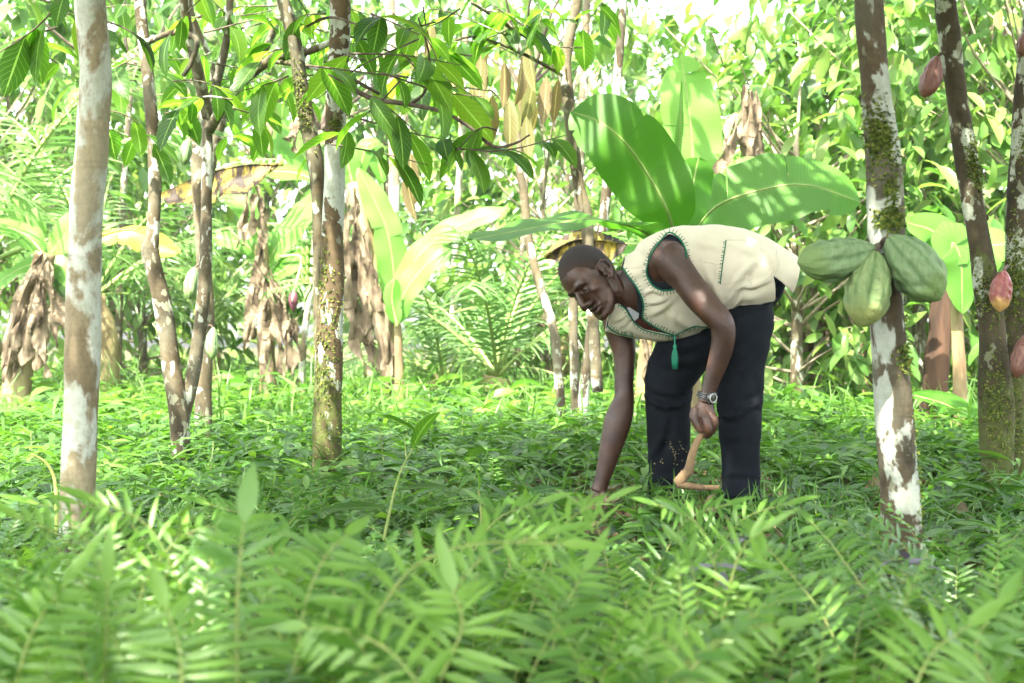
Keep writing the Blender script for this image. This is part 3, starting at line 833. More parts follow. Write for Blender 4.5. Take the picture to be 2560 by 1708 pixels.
def crown(lf, tw, c, rad, nclump, per, size=.24, seed=0, tan=0., origin=None, sc_z=.7, rmax=.5):
    """clumps of hanging leaves on limbs that run back to origin"""
    q = np.random.default_rng(seed)
    c = np.array(c, float)
    for i in range(nclump):
        e = q.standard_normal(3); e = e / np.linalg.norm(e) * q.uniform(.45, 1) ** .6
        cc = c + e * np.array([rad, rad, rad * sc_z])
        spray(lf, tw, cc, per, size, q, q.uniform(.25, rmax), tan)
        if origin is not None and i % 2 == 0:
            o = np.array(origin); mid = o * .45 + cc * .55 + q.normal(0, .12, 3) + UP * .15
            tube(tw, cr([o, mid, cc], 9), np.linspace(.022, .006, 9), 6)


def spray(lf, tw, cc, n, size, q, spread, tan=0., d=None, droop=.5):
    """a twig with leaves along it"""
    a = q.uniform(0, 6.28)
    d = nrm(np.array([math.cos(a), math.sin(a), q.normal(-.1, .25)])) if d is None else nrm(d)
    p = cr([cc - d * spread, cc + q.normal(0, .03, 3), cc + d * spread - UP * spread * .25], 9)
    tube(tw, p, np.linspace(.0045, .0018, 9), 5)
    t = q.uniform(.1, 1, n) * 8; i = np.minimum(t.astype(int), 7); f = (t - i)[:, None]
    base = p[i] * (1 - f) + p[i + 1] * f
    s = np.cross(d, UP); s = s / (np.linalg.norm(s) + 1e-6)
    side = q.choice([-1, 1], n)[:, None]
    dd = nrm(d * q.uniform(.2, .9, (n, 1)) + s * side * q.uniform(.3, 1, (n, 1)) - UP * q.uniform(.0, 1.1, (n, 1)) * droop * 1.6 + q.normal(0, .15, (n, 3)))
    L = size * q.uniform(.55, 1.15, n)
    leaves(lf, base, dd, UP + q.normal(0, .3, (n, 3)), L, L * q.uniform(.36, .46, n), np.clip(q.normal(.45, .26, n), 0, 1), q.uniform(.3, 1., n), q.uniform(.1, .4, n), 6, 'cacao', .06)


def knots(tw, p, r, n, seed):
    q = np.random.default_rng(seed)
    for _ in range(n):
        i = q.integers(2, len(p) - 2); a = q.uniform(3.4, 6.0)
        e = np.array([math.cos(a), math.sin(a) * .8, q.normal(0, .1)])
        ball(tw, p[i] + e * r[i] * .82, r[i] * q.uniform(.16, .34), nu=7, nv=9)


def moss_on(parent, p, r, spots, seed):
    """cushions of moss on the bark: many tiny fronds"""
    q = np.random.default_rng(seed); mb = MB()
    for t0, t1, a0, a1, n in spots:
        t = np.clip(q.normal((t0 + t1) / 2, (t1 - t0) / 3.2, n), 0, 1) * (len(p) - 1); i = np.minimum(t.astype(int), len(p) - 2); f = (t - i)[:, None]
        c = p[i] * (1 - f) + p[i + 1] * f; rr = r[i]
        a = q.normal((a0 + a1) / 2, (a1 - a0) / 3.2, n); e = np.stack([np.cos(a), np.sin(a), q.normal(0, .05, n)], 1)
        L = q.uniform(.008, .02, n)
        leaves(mb, c + e * rr[:, None] * .97, nrm(e * .7 + q.normal(0, .55, (n, 3)) - UP * .2), e + UP * .5, L, L * .5, q.random(n), .6, .2, 2, 'oval')
    return mb.build('moss', M['moss_leaf'], parent)


M['moss_leaf'] = leafmat('moss_leaf', G((.03, .06, .01), (.09, .13, .02), (.2, .22, .045)), .2, rough=.8, spec=.15)
bk = {
    1: bark('pale_bark', ((.17, .14, .1), (.31, .275, .21)), (.43, .445, .39), .5, .3, .25, 1, 6.5, .05),
    2: bark('mottled_bark', ((.03, .025, .016), (.1, .083, .057)), (.46, .48, .42), .55, .6, .15, 2, 12, .04),
    3: bark('grey_bark', ((.045, .037, .025), (.14, .12, .083)), (.45, .47, .41), .56, .5, .15, 3, 11, .04),
    4: bark('white_patched_bark', ((.04, .03, .019), (.125, .095, .06)), (.43, .455, .4), .505, .5, .25, 4, 8, .012, .9, .75),
    5: bark('mossy_bark', ((.04, .033, .02), (.12, .1, .06)), (.42, .44, .36), .6, .4, .45, 5, 9, .02),
    8: bark('lichened_bark', ((.022, .018, .011), (.085, .066, .042)), (.32, .345, .3), .51, .7, .25, 8, 7.5, .03, .25),
    9: bark('dark_mossy_bark', ((.02, .017, .011), (.09, .075, .05)), (.4, .43, .36), .525, .7, .32, 9, 10, .03, .95, 1.0),
}


def cacao(idx, stems, label, crowns, sprays=(), twigs=(), seed=0, moss=(), group='cacao trees'):
    base = PD(*stems[0][0][:2], stems[0][0][3]); base[2] = 0
    root = empty('cacao_tree', base, label, 'cacao tree', group)
    q = np.random.default_rng(seed)
    paths_ = []
    for k, st in enumerate(stems):
        mb = MB(); p, r = trunk_path(st, 70)
        tube(mb, p, r, 22, wob=.05, seed=seed * 10 + k); knots(mb, p, r, 7, seed + k)
        o = mb.build('trunk', bk[st[0][4] if len(st[0]) > 4 else idx], root) if k == 0 else mb.build('trunk', bk[5 if idx == 4 else idx], root)
        paths_.append((p, r))
        if moss and moss[k]: moss_on(o, p, r, moss[k], seed)
    tw, lf = MB(), MB()
    for pts, w0, w1 in twigs:
        g = cr([PD(*x) for x in pts], max(10, 5 * len(pts))); tube(tw, g, np.linspace(w0, w1, len(g)), 7, wob=.06, seed=int(w0 * 1e5))
    for c, rad, ncl, per, sz in crowns:
        crown(lf, tw, c, rad, ncl, per, sz, seed + 5, origin=paths_[0][0][-1] if len(stems) < 2 else paths_[-1][0][-1])
    for x, y, d, n, sz, spread, dr in sprays:
        spray(lf, tw, PD(x, y, d), n, sz, q, spread, d=dr)
    if tw.n: tw.build('branches', M['twig'] if idx not in (2, 3) else bk[3], root)
    if lf.n: lf.build('crown', M['cacao_leaf'], root)
    return root, paths_


def T(d, *pts):
    return [(x, y, w, d) for x, y, w in pts]


R_ = np.random.default_rng(5)


def region(n, x0, x1, y0, y1, d0, d1, k=(4, 8), sz=(.17, .245), poly=None):
    out = []
    while len(out) < n:
        x, y, d = R_.uniform(x0, x1), R_.uniform(y0, y1), R_.uniform(d0, d1)
        if poly is not None and not inside(np.array([x, y]), poly): continue
        out.append((x, y, d, int(R_.integers(*k)), R_.uniform(*sz), R_.uniform(.12, .28), None))
    return out


# the pale trunk close on one side
t1, _ = cacao(1, [T(4.2, (166, 1400, 92), (172, 1300, 80), (179, 1100, 80), (186, 900, 78), (191, 700, 78), (199, 500, 76), (212, 330, 77), (219, 170, 73), (205, 0, 67), (190, -250, 62), (205, -500, 55))],
              'thick smooth pale barked cacao tree beside the forked tree', [((-1.5, 3.2, 3.4), 1.8, 46, 15, .26), ((-1.2, 1.0, 3.6), 1.8, 64, 16, .26), ((-3.4, 2.4, 3.6), 1.7, 40, 15, .26), ((-1.6, -1.2, 3.6), 1.8, 60, 16, .26), ((-1.4, -.1, 3.2), 1.4, 44, 16, .26)],  # last crown is added out of view, to keep sun flecks off the foreground
              sprays=[(60, 40, 4.9, 6, .22, .2, (-.6, -.2, -.5)), (130, 20, 5.1, 7, .2, .25, (.8, -.2, -.2)), (250, 60, 5.2, 5, .18, .2, (.9, -.3, -.3)), (20, 110, 5.4, 6, .22, .2, (-.7, 0, -.3)), (95, 110, 5.3, 5, .2, .2, None)], seed=1)
# forked tree
poly_ul = [(0, 0), (1020, 0), (960, 200), (900, 330), (800, 330), (640, 250), (560, 330), (420, 330), (330, 300), (250, 330), (120, 330), (0, 150)]
t2, p2 = cacao(2, [T(6.8, (420, 1130, 46), (418, 1060, 42), (408, 940, 44), (392, 830, 42), (372, 700, 42), (354, 620, 40), (345, 575, 42), (351, 540, 32), (356, 420, 30), (347, 250, 28), (333, 120, 27), (320, 0, 26), (310, -200, 24), (330, -420, 20)),
                   T(6.83, (413, 1010, 26), (424, 945, 30), (445, 850, 33), (463, 720, 30), (471, 600, 30), (474, 480, 26), (476, 350, 24), (478, 270, 22), (500, 180, 20), (522, 80, 18), (528, 0, 17), (535, -160, 14), (520, -400, 10))],
               'slim dark cacao tree forked low into two leaning stems with white patches', [((-3.2, 4.8, 3.6), 1.6, 24, 14, .26), ((-2.0, 6.0, 3.9), 1.4, 14, 12, .26)],
               sprays=region(20, 240, 700, 20, 330, 6.2, 7.4, (3, 6), poly=poly_ul),
               twigs=[([(478, 270, 6.83), (455, 170, 6.7), (430, 60, 6.6), (415, -60, 6.5)], .03, .02), ([(478, 300, 6.8), (540, 205, 6.6), (620, 140, 6.5), (700, 120, 6.4), (760, 98, 6.3)], .028, .014),
                      ([(330, 100, 6.7), (400, 75, 6.6), (450, 90, 6.5), (440, 140, 6.5), (420, 175, 6.5)], .016, .01), ([(620, 140, 6.5), (690, 150, 6.4), (790, 175, 6.3), (870, 215, 6.2)], .012, .008)], seed=2)
# grey tree behind it
t3, p3 = cacao(3, [T(8.6, (466, 1060, 44), (467, 960, 40), (466, 850, 40), (474, 740, 38), (470, 640, 34), (460, 480, 34), (455, 330, 36), (452, 250, 36), (440, 120, 32), (428, 0, 30), (415, -150, 26), (430, -350, 18))],
               'grey straight cacao tree with four green pods, standing behind the forked tree', [((-2.6, 8.4, 4.4), 1.3, 14, 12, .26)],
               sprays=region(18, 300, 760, 0, 330, 7.6, 9.2, (3, 6), poly=poly_ul),
               twigs=[([(468, 470, 8.6), (495, 330, 8.5), (530, 230, 8.4), (610, 110, 8.2), (640, 40, 8.1)], .036, .018), ([(455, 260, 8.6), (490, 170, 8.5), (440, 30, 8.3), (430, -60, 8.2)], .02, .014)], seed=3)
# white-patched double tree
t4, p4 = cacao(4, [T(6.06, (745, 1180, 70), (748, 1080, 65), (752, 900, 63), (757, 760, 62), (763, 640, 58), (764, 520, 52), (768, 400, 50), (769, 300, 49), (772, 200, 47), (779, 100, 46), (781, 0, 46), (776, -200, 42), (790, -450, 34)),
                   T(6.14, (737, 950, 26), (736, 870, 28), (734, 700, 30), (733, 560, 31), (730, 440, 33), (723, 370, 38), (709, 300, 37), (693, 210, 34), (680, 120, 33), (662, 40, 31), (645, -20, 28), (620, -180, 24), (590, -400, 16))],
               'cacao tree with bold white patches and a thinner mossy stem against it', [((-.9, 4.6, 3.7), 1.7, 24, 15, .26), ((.2, 5.2, 3.9), 1.4, 12, 14, .26), ((.1, 2.6, 3.6), 1.8, 46, 15, .26), ((.3, .2, 3.7), 1.8, 64, 16, .26)],
               sprays=region(16, 780, 1010, 0, 300, 5.4, 7.4, (2, 5), poly=poly_ul) + region(6, 560, 780, 0, 220, 5.6, 6.8, (3, 6)) +
               [(870, 340, 5.6, 4, .24, .2, (.9, -.2, -.1)), (850, 150, 5.5, 4, .26, .25, (.8, 0, 0)), (930, 120, 5.4, 4, .26, .22, (.9, -.1, 0)), (840, 240, 5.5, 3, .25, .2, None), (990, 180, 5.6, 4, .25, .2, (.9, 0, -.1)), (905, 40, 5.5, 4, .26, .2, None), (1170, 310, 5.45, 6, .24, .22, (.9, -.2, .2)), (1080, 330, 5.5, 4, .27, .12, (-.7, -.2, -.4))],
               twigs=[([(790, 190, 6.0), (850, 225, 5.9), (940, 240, 5.8), (1010, 255, 5.7), (1075, 290, 5.6), (1130, 335, 5.5), (1180, 330, 5.4), (1215, 310, 5.35)], .012, .004), ([(940, 240, 5.8), (975, 210, 5.75), (985, 130, 5.7), (960, 40, 5.6)], .008, .003), ([(700, 60, 6.1), (760, 40, 6.0), (830, 60, 5.9)], .008, .004)], seed=4,
               moss=([(.655, .70, 4.3, 5.5, 260), (.575, .605, 4.4, 5.4, 120), (.955, 1., 4, 5, 100), (.08, .3, 3.6, 5.9, 700), (.3, .4, 3.6, 4.6, 120)], [(.50, .62, 3.2, 5.8, 420)]))
# the thin tree whose branch reaches over the man
t6, p6 = cacao(3, [T(7.6, (1372, 900, 26), (1362, 760, 27), (1352, 620, 27), (1346, 500, 28), (1330, 430, 27), (1315, 330, 27), (1305, 240, 28), (1299, 150, 26), (1308, 80, 24), (1325, 0, 22), (1335, -150, 18), (1320, -350, 12))],
               'thin grey cacao tree rising behind the bending man, branched towards one side', [((.8, 4.2, 3.8), 1.7, 60, 16, .26), ((1.7, 5.6, 3.9), 1.5, 34, 14, .26), ((.3, 3.4, 4.4), 1.5, 40, 15, .26)],
               sprays=[(1060, 40, 7.2, 7, .25, .25, None), (1100, 100, 7.2, 6, .25, .2, None), (1200, 60, 7.3, 6, .24, .2, None), (1010, 140, 7.0, 6, .25, .2, None), (1280, 90, 7.4, 5, .2, .15, None), (1350, 40, 7.5, 7, .24, .2, None), (1000, 60, 6.8, 6, .25, .2, None), (1150, 20, 7.2, 6, .25, .2, None), (1250, 20, 7.2, 6, .25, .2, None), (960, 200, 6.9, 6, .25, .2, None), (1040, 200, 7.1, 5, .22, .2, None)],
               twigs=[([(1299, 160, 7.6), (1270, 110, 7.55), (1200, 80, 7.5), (1130, 35, 7.4), (1080, 5, 7.3)], .018, .008), ([(1297, 175, 7.6), (1250, 150, 7.5), (1170, 110, 7.4), (1080, 85, 7.3), (1010, 110, 7.2)], .013, .005), ([(1230, 95, 7.5), (1190, 50, 7.4), (1140, 20, 7.3)], .008, .004)], seed=6)
t7, p7 = cacao(3, [T(9.4, (1290, 960, 22), (1281, 860, 21), (1270, 760, 21), (1240, 660, 21), (1215, 560, 20), (1203, 450, 20), (1192, 380, 18), (1196, 280, 16), (1190, 210, 13), (1170, 150, 9))],
               'thin crooked cacao sapling with hanging tan young leaves', [], sprays=[], twigs=[([(1196, 280, 9.4), (1160, 240, 9.3), (1120, 200, 9.2)], .01, .005), ([(1194, 250, 9.4), (1240, 220, 9.4), (1290, 200, 9.4)], .008, .004)], seed=7)
tl = MB(); q = np.random.default_rng(70)
for x, y, n in ((1110, 150, 2), (1140, 175, 3), (1190, 120, 2), (1150, 240, 2), (1225, 190, 2), (1262, 200, 3), (1250, 260, 2), (1060, 230, 2), (1120, 250, 2), (1210, 310, 2), (940, 370, 2), (1180, 30, 2), (1000, 60, 2)):
    L = q.uniform(.26, .36, n)
    leaves(tl, PD(x, y - 30, q.uniform(8.2, 9.3)) + q.normal(0, .06, (n, 3)), q.normal(0, .16, (n, 3)) - UP, rdir(n, 0), L, L * .33, q.random(n), q.uniform(-.3, .4, n), q.uniform(.1, .5, n), 6, 'cacao', .05)
tl.build('young_leaves', M['tan_leaf'], t7)
# pod tree close on the other side, and the mossy pair behind it
t8, p8 = cacao(8, [T(3.85, (2078, 1440, 106), (2074, 1340, 92), (2067, 1150, 88), (2053, 980, 87), (2042, 820, 84), (2034, 700, 80), (2032, 600, 76), (2034, 520, 84), (2030, 440, 84), (2025, 350, 78), (2014, 250, 70), (2004, 130, 68), (1994, 0, 66), (1985, -220, 60), (2000, -480, 50))],
               'cacao tree with bold white lichen patches bearing three big green pods', [((1.6, 3.0, 3.5), 1.8, 46, 15, .26), ((1.5, .8, 3.6), 1.8, 62, 16, .26), ((1.8, -1.3, 3.6), 1.8, 52, 16, .26), ((3.4, 1.8, 3.6), 1.7, 36, 14, .26)], seed=8,
               moss=([(.62, .705, 3.6, 5.2, 900), (.495, .535, 4.0, 5.4, 420), (.55, .6, 4.5, 5.1, 160), (.02, .1, 3.6, 6, 500), (.27, .3, 5., 5.8, 120), (.1, .32, 5.6, 6.5, 260)],))
t9, p9 = cacao(9, [T(5.8, (2292, 1200, 72), (2290, 1130, 70), (2288, 980, 76), (2283, 880, 74), (2276, 760, 62), (2262, 650, 58), (2244, 530, 52), (2226, 420, 50), (2208, 300, 50), (2190, 180, 48), (2178, 80, 50), (2168, 0, 50), (2155, -200, 44), (2170, -450, 34)),
                   T(5.9, (2332, 1190, 60), (2328, 1080, 58), (2322, 960, 62), (2322, 850, 64), (2328, 720, 60), (2334, 600, 54), (2336, 480, 52), (2342, 360, 50), (2350, 230, 46), (2362, 100, 42), (2372, 0, 40), (2390, -250, 34))],
               'dark mossy twin stemmed cacao tree with red pods, behind the pod tree', [((2.6, 4.6, 3.5), 1.8, 44, 15, .26), ((3.8, 5.6, 3.6), 1.6, 30, 14, .26)], seed=9,
               moss=([(.1, .26, 3.4, 5.6, 700), (.33, .4, 3.6, 5.6, 520), (.53, .6, 4.6, 6.0, 700), (.84, .9, 3.4, 5.2, 300)], [(.1, .3, 3.6, 5.6, 500), (.35, .5, 3.2, 5.4, 1200), (.62, .68, 4, 6, 300)]))


# ---------------------------------------------------------------- pods
def podmat(name, stops, hi, rough=.55):
    k = NT(name); v = k.obj((1, 1, 1))
    lu = k.attr('lu'); rid = k.attr('lv')
    n1 = k.noise(k.obj((9, 9, 2.4)), 9, 5, .65)
    col = k.ramp(k.math('ADD', k.math('MULTIPLY', rid, .5), k.math('MULTIPLY', k.ramp(n1, [(.3, 0.), (.7, 1.)]), .5)), stops)
    col = k.mix(k.ramp(k.math('ADD', lu, k.math('MULTIPLY', k.noise(v, 18, 4), .35)), [(.85, 0.), (1.2, 1.)]), col, hi)
    col = k.mix(k.ramp(k.noise(v, 75, 3, .7), [(.62, 0.), (.72, .7)]), col, (.06, .05, .02))
    return k.done(k.bsdf(col, rough, .4, k.math('ADD', n1, k.noise(v, 70, 3)), .5, .006))


M['green_pod'] = podmat('green_pod', G((.045, .09, .032), (.105, .175, .07), (.175, .245, .12)), (.12, .19, .06), .75)
M['yellowish_pod'] = podmat('yellowish_green_pod', G((.05, .095, .028), (.11, .175, .06), (.185, .24, .1)), (.17, .2, .06), .75)
M['red_pod'] = podmat('dark_red_pod', G((.07, .022, .018), (.13, .045, .035), (.19, .09, .06)), (.12, .05, .03), .4)
M['ripe_pod'] = podmat('ripe_pod', G((.16, .028, .03), (.22, .05, .05), (.26, .1, .07)), (.42, .25, .08), .32)


def pod(top, tip, width, mat, label, neck=.25, seed=0, stalk=None, group='cacao pods'):
    """a ribbed fruit between two points"""
    top, tip = np.array(top), np.array(tip); ax = tip - top; L = np.linalg.norm(ax); ax = ax / L
    nx = nrm(np.cross(ax, [0, 1., .2])); ny = np.cross(ax, nx); q = np.random.default_rng(seed)
    nu, nv = 44, 90; u = np.linspace(0, 1, nu); th = np.linspace(0, 2 * math.pi, nv, endpoint=False)
    prof = np.interp(u, [0, .03, .1, .2, .35, .5, .65, .78, .88, .95, .985, 1], [.16, .32, .52, .74, .93, 1, .97, .84, .62, .33, .13, .02])
    rid = 1 - 2 * np.maximum(np.exp(-((np.cos((th * 5 + .6) * .5)) / .3) ** 2), .7 * np.exp(-((np.sin((th * 5 + .6) * .5)) / .2) ** 2))
    env = np.sin(np.pi * np.clip(u, .0, 1)) ** .5
    warp = .12 * np.sin(u * 7 + seed)
    ph_ = th[None] * 5 + .6 + warp[:, None]
    rr = prof[:, None] * width / 2 * (1 + env[:, None] * (.05 * np.cos(ph_) - .055 * np.exp(-((np.cos(ph_ * .5)) / .22) ** 2) - .035 * np.exp(-((np.sin(ph_ * .5)) / .14) ** 2)))
    for k in range(14):
        a, b, c = q.uniform(6, 34), q.integers(2, 13), q.uniform(0, 6.3); rr = rr * (1 + .013 * env[:, None] * np.sin(a * u[:, None] + b * th[None] + c))
    bendv = nx * .05 * L * np.sin(np.pi * u)[:, None] * q.uniform(-1, 1)
    v = top + ax * (u * L)[:, None] + bendv
    v = v[:, None] + nx * (np.cos(th) * rr)[..., None] + ny * (np.sin(th) * rr)[..., None]
    i, j = np.meshgrid(np.arange(nu - 1), np.arange(nv), indexing='ij'); j2 = (j + 1) % nv
    a = np.stack([np.zeros((nu, nv)), np.repeat(u[:, None], nv, 1), np.repeat((rid[None] * .5 + .5), nu, 0)], -1).reshape(-1, 3)
    mb = MB(); mb.add(v.reshape(-1, 3), np.stack([i * nv + j, i * nv + j2, (i + 1) * nv + j2, (i + 1) * nv + j], -1).reshape(-1, 4), None, a)
    o = tag(mb.build('cacao_pod', M[mat], org=top), label, 'cacao pod', group)
    if stalk is not None:
        s = MB(); tube(s, cr([top + ax * .006, (top + np.array(stalk)) / 2 + UP * .006, stalk], 8), np.linspace(.006, .008, 8), 8); s.build('stalk', M['twig'], o)
    return o


s8 = PD(2020, 565, 3.80)
pod(PD(2007, 572, 3.755), PD(1830, 603, 3.70), .112, 'green_pod', 'big green pod sticking out sideways from the lichened trunk', seed=1, stalk=s8)
pod(PD(2009, 578, 3.73), PD(1980, 752, 3.70), .118, 'yellowish_pod', 'yellowish green pod hanging straight down, in the middle of the big three', seed=2, stalk=s8)
pod(PD(2040, 545, 3.75), PD(2158, 690, 3.71), .132, 'green_pod', 'widest pale green pod of the big three, pointing towards the mossy tree', seed=3, stalk=s8)
pod(PD(2150, 130, 5.74), PD(2118, 224, 5.70), .082, 'red_pod', 'dark red pod hanging high on the mossy twin tree', seed=4, stalk=PD(2172, 122, 5.78))
pod(PD(2304, 622, 5.68), PD(2294, 716, 5.64), .086, 'ripe_pod', 'ripe red pod with a yellow tip hanging between the two mossy stems', seed=5, stalk=PD(2312, 612, 5.8))
pod(PD(2360, 765, 5.70), PD(2332, 868, 5.66), .08, 'red_pod', 'dull purple pod low on the mossy twin tree at the picture edge', seed=6, stalk=PD(2364, 752, 5.86))
pod(PD(2352, 75, 5.76), PD(2345, 130, 5.74), .06, 'red_pod', 'small dark red pod high at the picture edge', seed=12, stalk=PD(2358, 66, 5.86))
pod(PD(434, 318, 8.42), PD(421, 380, 8.38), .075, 'green_pod', 'small green pod on the grey trunk, level with the banana leaves', seed=7, stalk=PD(450, 312, 8.5))
pod(PD(447, 614, 8.45), PD(433, 688, 8.4), .088, 'green_pod', 'plump green pod on the grey trunk at the height of the banana flower', seed=8, stalk=PD(463, 606, 8.5))
pod(PD(490, 752, 8.5), PD(487, 826, 8.46), .075, 'green_pod', 'green pod lowest on the grey trunk, facing the white patched tree', seed=9, stalk=PD(478, 748, 8.5))
pod(PD(475, 42, 8.3), PD(492, 104, 8.27), .075, 'green_pod', 'green pod high among the leaves above the forked tree', seed=10, stalk=PD(455, 40, 8.5))
pod(PD(428, 105, 8.3), PD(420, 175, 8.3), .07, 'green_pod', 'shaded green pod high against the grey trunk', seed=11, stalk=PD(440, 100, 8.5))
# ---------------------------------------------------------------- ground and carpet
k = NT('soil'); v = k.obj()
col = k.mix(k.ramp(k.noise(v, 3, 6, .7), [(.35, 0.), (.65, 1.)]), (.035, .024, .015), (.1, .07, .045))
col = k.mix(k.ramp(k.noise(v, .7, 5, .7), [(.45, 0.), (.6, .8)]), col, (.05, .09, .02))
soil = k.done(k.bsdf(col, .95, .1, k.noise(v, 25, 5), .8, .03))
xs = np.concatenate([np.linspace(-90, -12, 14), np.linspace(-11, 11, 90), np.linspace(12, 90, 14)])
ys = np.concatenate([np.linspace(-30, -4, 8), np.linspace(-3, 26, 120), np.linspace(28, 140, 18)])
X, Y = np.meshgrid(xs, ys)


def gz(x, y):
    x, y = np.asarray(x, float), np.asarray(y, float)
    n = .03 * np.sin(x * 1.3 + 1) * np.sin(y * 1.1) + .018 * np.sin(x * 3.1 + y * 1.7) + .012 * np.sin(y * 4.3 - x * 2.2)
    m = np.exp(-(((x - .75) / 1.1) ** 2 + ((y - 5.6) / .9) ** 2))
    return n * (1 - m) - .004


gm = MB(); nx_, ny_ = len(xs), len(ys)
i, j = np.meshgrid(np.arange(ny_ - 1), np.arange(nx_ - 1), indexing='ij')
gm.add(np.stack([X, Y, gz(X, Y)], -1).reshape(-1, 3), np.stack([i * nx_ + j, i * nx_ + j + 1, (i + 1) * nx_ + j + 1, (i + 1) * nx_ + j], -1).reshape(-1, 4))
tag(gm.build('ground', soil), kind='structure')
K = 1175 / 3263.9


def scatter(n, d0, d1, q, margin=1.2, pw=1.):
    d = np.sqrt(q.uniform(d0 * d0, d1 * d1, n)) if pw == 1. else d0 + (d1 - d0) * q.random(n) ** pw
    x = q.uniform(-1, 1, n) * K * d * margin
    return x, d


def patch(x, y, s=1., o=0.): return .5 + .25 * (np.sin(x * 1.9 * s + 1.3 + o) * np.sin(y * 1.6 * s + .4 + o) + np.sin(x * 3.7 * s - y * 2.9 * s + o))


def trod(x, y):
    """thin growth where the man works"""
    return np.exp(-(((x - .75) / .75) ** 2 + ((y - 5.5) / .75) ** 2))


def herbs(name, mat, n, d0, d1, k, Ls, hs, seed, label=None, prof='oval', thin=True):
    q = np.random.default_rng(seed); x, y = scatter(n, d0, d1, q)
    hx = x / y * 3263.9 + 1175
    keep = (q.random(n) < np.clip(.25 + patch(x, y, 1., seed), 0, 1) * (1 - (.55 * trod(x, y) if thin else 0)) * np.where(y < 2.6, .6, 1)) & ~((((hx > 1990) & (hx < 2160) & (y < 3.85)) | ((hx > 110) & (hx < 245) & (y < 4.2))) & (y > 2.2) & (q.random(n) < .97)) & ~((hx > 1320) & (hx < 1440) & (y > 3.2) & (y < 5.7))
    x, y = x[keep], y[keep]; n = len(x)
    h = q.uniform(*hs, n) * (1 - .4 * trod(x, y)) * (np.interp(y, [1.5, 3.4, 5, 6.5], [.4, .5, .75, 1.]) if d0 < 3 else 1); tone = np.clip(q.normal(.5, .2, n), 0, 1)
    mb = MB()
    px, py, hh, tt = (np.repeat(a, k) for a in (x, y, h, tone)); N = len(px)
    a = q.uniform(0, 6.28, N); o = q.uniform(.15, 1, N)
    b = np.stack([px + np.cos(a) * hh * .35 * q.random(N), py + np.sin(a) * hh * .35 * q.random(N), gz(px, py) + hh * o], 1)
    d = nrm(np.stack([np.cos(a), np.sin(a), q.uniform(-.25, .6, N)], 1)); L = q.uniform(*Ls, N)
    leaves(mb, b, d, UP + q.normal(0, .25, (N, 3)), L, L * q.uniform(.36, .58, N) if prof == 'oval' else L * q.uniform(.14, .22, N), np.clip(tt + q.normal(0, .15, N), 0, 1), q.uniform(.2, .9, N), q.uniform(.05, .4, N), 4, prof)
    return tag(mb.build(name, mat), kind='stuff')


herbs('low_herbs', M['herb'], 3600, 1.3, 9.5, 8, (.05, .13), (.05, .24), 21)
herbs('slender_weeds', M['fern'], 3200, 1.6, 10, 9, (.07, .18), (.06, .32), 22, prof='lance')
herbs('sunlit_undergrowth', M['bg_leaf'], 5600, 9, 26, 8, (.08, .22), (.08, .42), 23)
herbs('sunlit_weeds', M['grass'], 4200, 8.5, 22, 8, (.12, .3), (.05, .35), 24, prof='lance')
# grass
q = np.random.default_rng(31); x, y = scatter(9000, 2.2, 16, q); kk = q.random(9000) < np.clip(patch(x, y, .8, 2) * 1.3, .1, 1); x, y = x[kk], y[kk]
xf, yf = q.normal(.85, .45, 700), q.normal(5.35, .3, 700); x, y = np.concatenate([x, xf]), np.concatenate([y, yf]); n = len(x); mb = MB()
L = q.uniform(.1, .3, n); L[-700:] *= .7; hx = x / y * 3263.9 + 1175; L = np.where((hx > 1310) & (hx < 1440) & (y > 4) & (y < 5.75), .05, L)
leaves(mb, np.stack([x, y, gz(x, y)], 1), nrm(np.stack([q.normal(0, .4, n), q.normal(0, .4, n), np.ones(n)], 1)), rdir(n, 0), L, q.uniform(.005, .012, n), np.clip(q.normal(.4, .25, n), 0, 1), q.uniform(.2, 1.5, n), .2, 5, 'blade')
tag(mb.build('grass', M['grass']), kind='stuff')
q = np.random.default_rng(32); x, y = scatter(9000, 8.5, 25, q); n = len(x); mb = MB(); L = q.uniform(.2, .55, n) * (.5 + patch(x, y, .7, 5))
leaves(mb, np.stack([x, y, gz(x, y)], 1), nrm(np.stack([q.normal(0, .35, n), q.normal(0, .35, n), np.ones(n)], 1)), rdir(n, 0), L, q.uniform(.008, .02, n), np.clip(q.normal(.6, .25, n), 0, 1), q.uniform(.2, 1.5, n), .2, 5, 'blade')
tag(mb.build('sunlit_grass', M['grass']), kind='stuff')
# fallen leaves
q = np.random.default_rng(33); x, y = scatter(2600, 1.5, 15, q); kk = q.random(2600) < np.clip(patch(x, y, .7, 4), .15, 1); x, y = x[kk], y[kk]
xf, yf = q.normal(.75, .9, 900), q.normal(6.2, 1.0, 900); x, y = np.concatenate([x, xf]), np.concatenate([y, yf]); n = len(x); mb = MB(); L = q.uniform(.07, .18, n)
leaves(mb, np.stack([x, y, gz(x, y) + q.uniform(.01, .05, n)], 1), rdir(n, -.1, .2), UP + q.normal(0, .35, (n, 3)), L, L * q.uniform(.35, .45, n), q.random(n), q.uniform(-.8, 1.2, n), q.uniform(-.3, .6, n), 6, 'cacao', .12)
tag(mb.build('leaf_litter', M['brown_leaf']), kind='stuff')
mb = MB()
for _ in range(160):
    x, y = scatter(1, 3.5, 13, q); a = q.uniform(0, 6.28); l = q.uniform(.1, .45); c = np.array([x[0], y[0], gz(x[0], y[0]) + .02]); e = np.array([math.cos(a), math.sin(a), q.normal(0, .15)]) * l
    tube(mb, cr([c - e / 2, c + q.normal(0, .02, 3) + UP * .01, c + e / 2], 6), q.uniform(.003, .007), 5)
tag(mb.build('twig_litter', M['twig']), kind='stuff')


